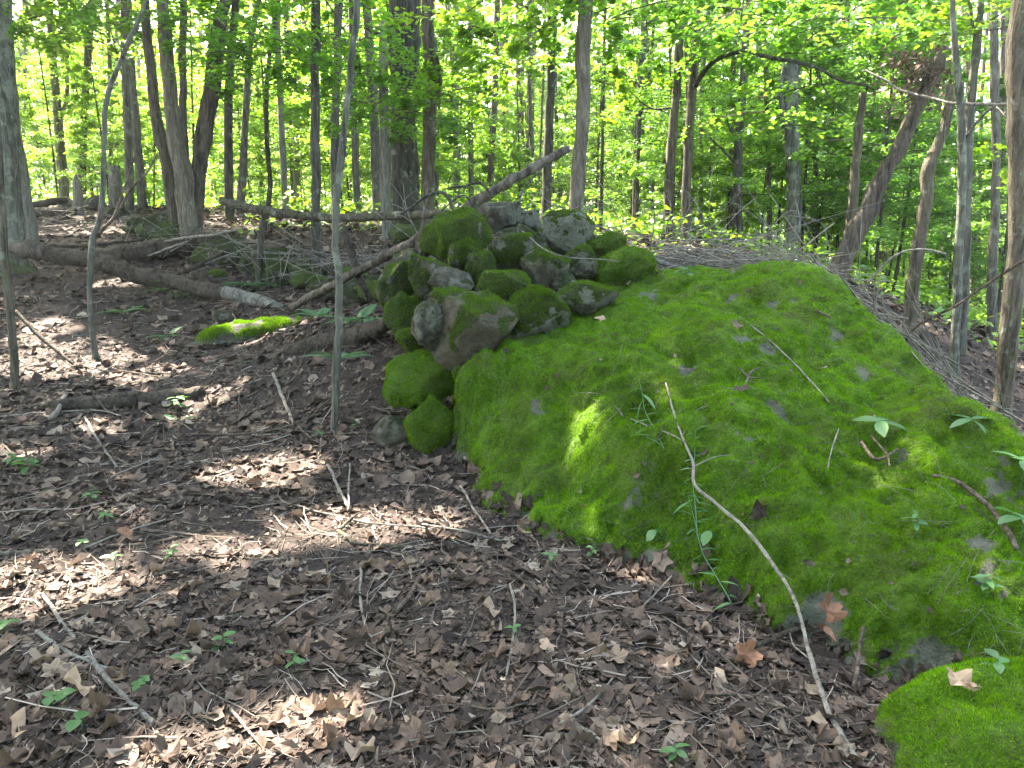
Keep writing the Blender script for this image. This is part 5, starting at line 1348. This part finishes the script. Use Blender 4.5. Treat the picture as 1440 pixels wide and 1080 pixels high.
fern('fern clump on the far side of the long rotting log', 232, 410, 7, .42); fern('fern clump left of the barkless log end', 268, 412, 6, .4)
fern('largest fern clump between the barkless end and the old wall', 362, 402, 8, .5); fern('fern beside the largest clump on its right', 395, 402, 7, .45)
fern('small fern in the litter below the long rotting log', 172, 440, 6, .35); fern('low fern in the litter in front of the barkless end', 235, 472, 5, .25)
fern('fern at the foot of the heap left side', 505, 450, 6, .35, 6.6); fern('fern in front of the leaning pole lower end', 450, 445, 5, .3, 7.2)
fern('small fern frond tuft near the moss mound lower edge', 370, 505, 4, .2); fern('fern beside the rotten log right end', 250, 592, 5, .18)

# needles, crumbs and leaf bits caught in the moss of the boulder
p, nn = sample_surface(bvc, bqc, 500, np.clip(facing.astype(float) * near_w, 0, 1))
nn = nn + rng.normal(0, .35, nn.shape)
v, q = scatter(pv, [np.array([[0, 1, 2], [0, 2, 3]])], p + nn * .010, nn, rng.uniform(0, 6.28, len(p)), rng.gamma(2.0, .007, len(p)).clip(.005, .04))
o = link('moss_crumbs', make_mesh('moss_crumbs', v - O_B, q, M['litter'], False), boulder); o['kind'] = 'stuff'
p, nn = sample_surface(bvc, bqc, 420, np.clip(facing.astype(float) * near_w, 0, 1))
ck = []
for a_, b_ in zip(p, nn):
    d_ = rng.normal(0, 1, 3); d_ -= b_ * (d_ @ b_); d_ /= np.linalg.norm(d_); L = rng.gamma(2, .03)
    ck.append(tube(np.array([a_ - d_ * L + b_ * .012, a_ + b_ * .02 + rng.normal(0, .006, 3), a_ + d_ * L + b_ * .014]) - O_B, [.0013, .0012, .0008], 3, 6, caps=False))
v, q = join(ck); o = link('moss_twigs', make_mesh('moss_twigs', v, q, M['twig_grey'])); o.parent = boulder; o['kind'] = 'stuff'

# sticks and broken branches strewn over the left middle distance
ck = []
for k in range(190):
    y = rng.uniform(4.6, 14); x = rng.uniform(-.72, -.05) * y
    if inside_rock(np.array([x]), np.array([y]))[0]: continue
    L = rng.gamma(2.5, .16); a_ = rng.uniform(0, 6.28); e_ = np.array([math.cos(a_), math.sin(a_) * .8]) * L / 2; b_ = rng.normal(0, .10, 2) * L
    xy = np.array([[x - e_[0], y - e_[1]], [x + b_[0], y + b_[1]], [x + e_[0], y + e_[1]]])
    z_ = gz(xy[:, 0], xy[:, 1]) + np.array([.02, .02, rng.uniform(.01, .16)])
    r = rng.uniform(.003, .011)
    ck.append(tube(np.c_[xy, z_], [r, r * .9, r * .45], 5, 9, .15, 9))
v, q = join(ck); o = link('stick_litter', make_mesh('stick_litter', v, q, M['twig_brown'])); o['kind'] = 'stuff'

# litter that has drifted onto the foot of the boulder, the slab and the lowest stones
hb = bvc[:, 2] - gz(bvc[:, 0], bvc[:, 1])
wt_ = np.exp(-(np.clip(hb, 0, 9) / .05) ** 2) * (hb > -.06) * facing + .004 * np.clip(near_w, 0, 1) * facing * (bnc[:, 2] > .75)
p, nn = sample_surface(bvc, bqc, 900, wt_)
p2, n2 = sample_surface(sv, sq, 110, np.exp(-((srr - 1.0) / .10) ** 2)); p = np.vstack([p, p2]); nn = np.vstack([nn, n2])
nn = nn + rng.normal(0, .3, nn.shape)
wh = rng.integers(len(PROTO), size=len(p)); ch = []
for w in range(len(PROTO)):
    k = wh == w
    ch.append(scatter(*PROTO[w], p[k] + nn[k] * .014, nn[k], rng.uniform(0, 6.28, k.sum()), rng.gamma(3, .019, k.sum()).clip(.02, .11)))
v, q = join(ch); o = link('drifted_leaves', make_mesh('drifted_leaves', v, q, M['litter'], False)); o['kind'] = 'stuff'

# ------------------------------------------------------------------ the bright air between the trees
def haze_box(dens):
    v = np.array([[x, y, z] for z in (-14, 27) for y in (-440, 440) for x in (-440, 440)], float)
    f = [[0, 2, 3, 1], [4, 5, 7, 6], [0, 1, 5, 4], [2, 6, 7, 3], [0, 4, 6, 2], [1, 3, 7, 5]]
    t = NT('haze')
    p = t.n('ShaderNodeVolumePrincipled'); p.inputs['Density'].default_value = dens; p.inputs['Color'].default_value = (.92, .95, .95, 1); p.inputs['Anisotropy'].default_value = 0.3
    t.l(p.outputs[0], t.out.inputs['Volume'])
    o = link('haze', make_mesh('haze', v, [f], t.m, False)); o['kind'] = 'stuff'
haze_box(0.0008)
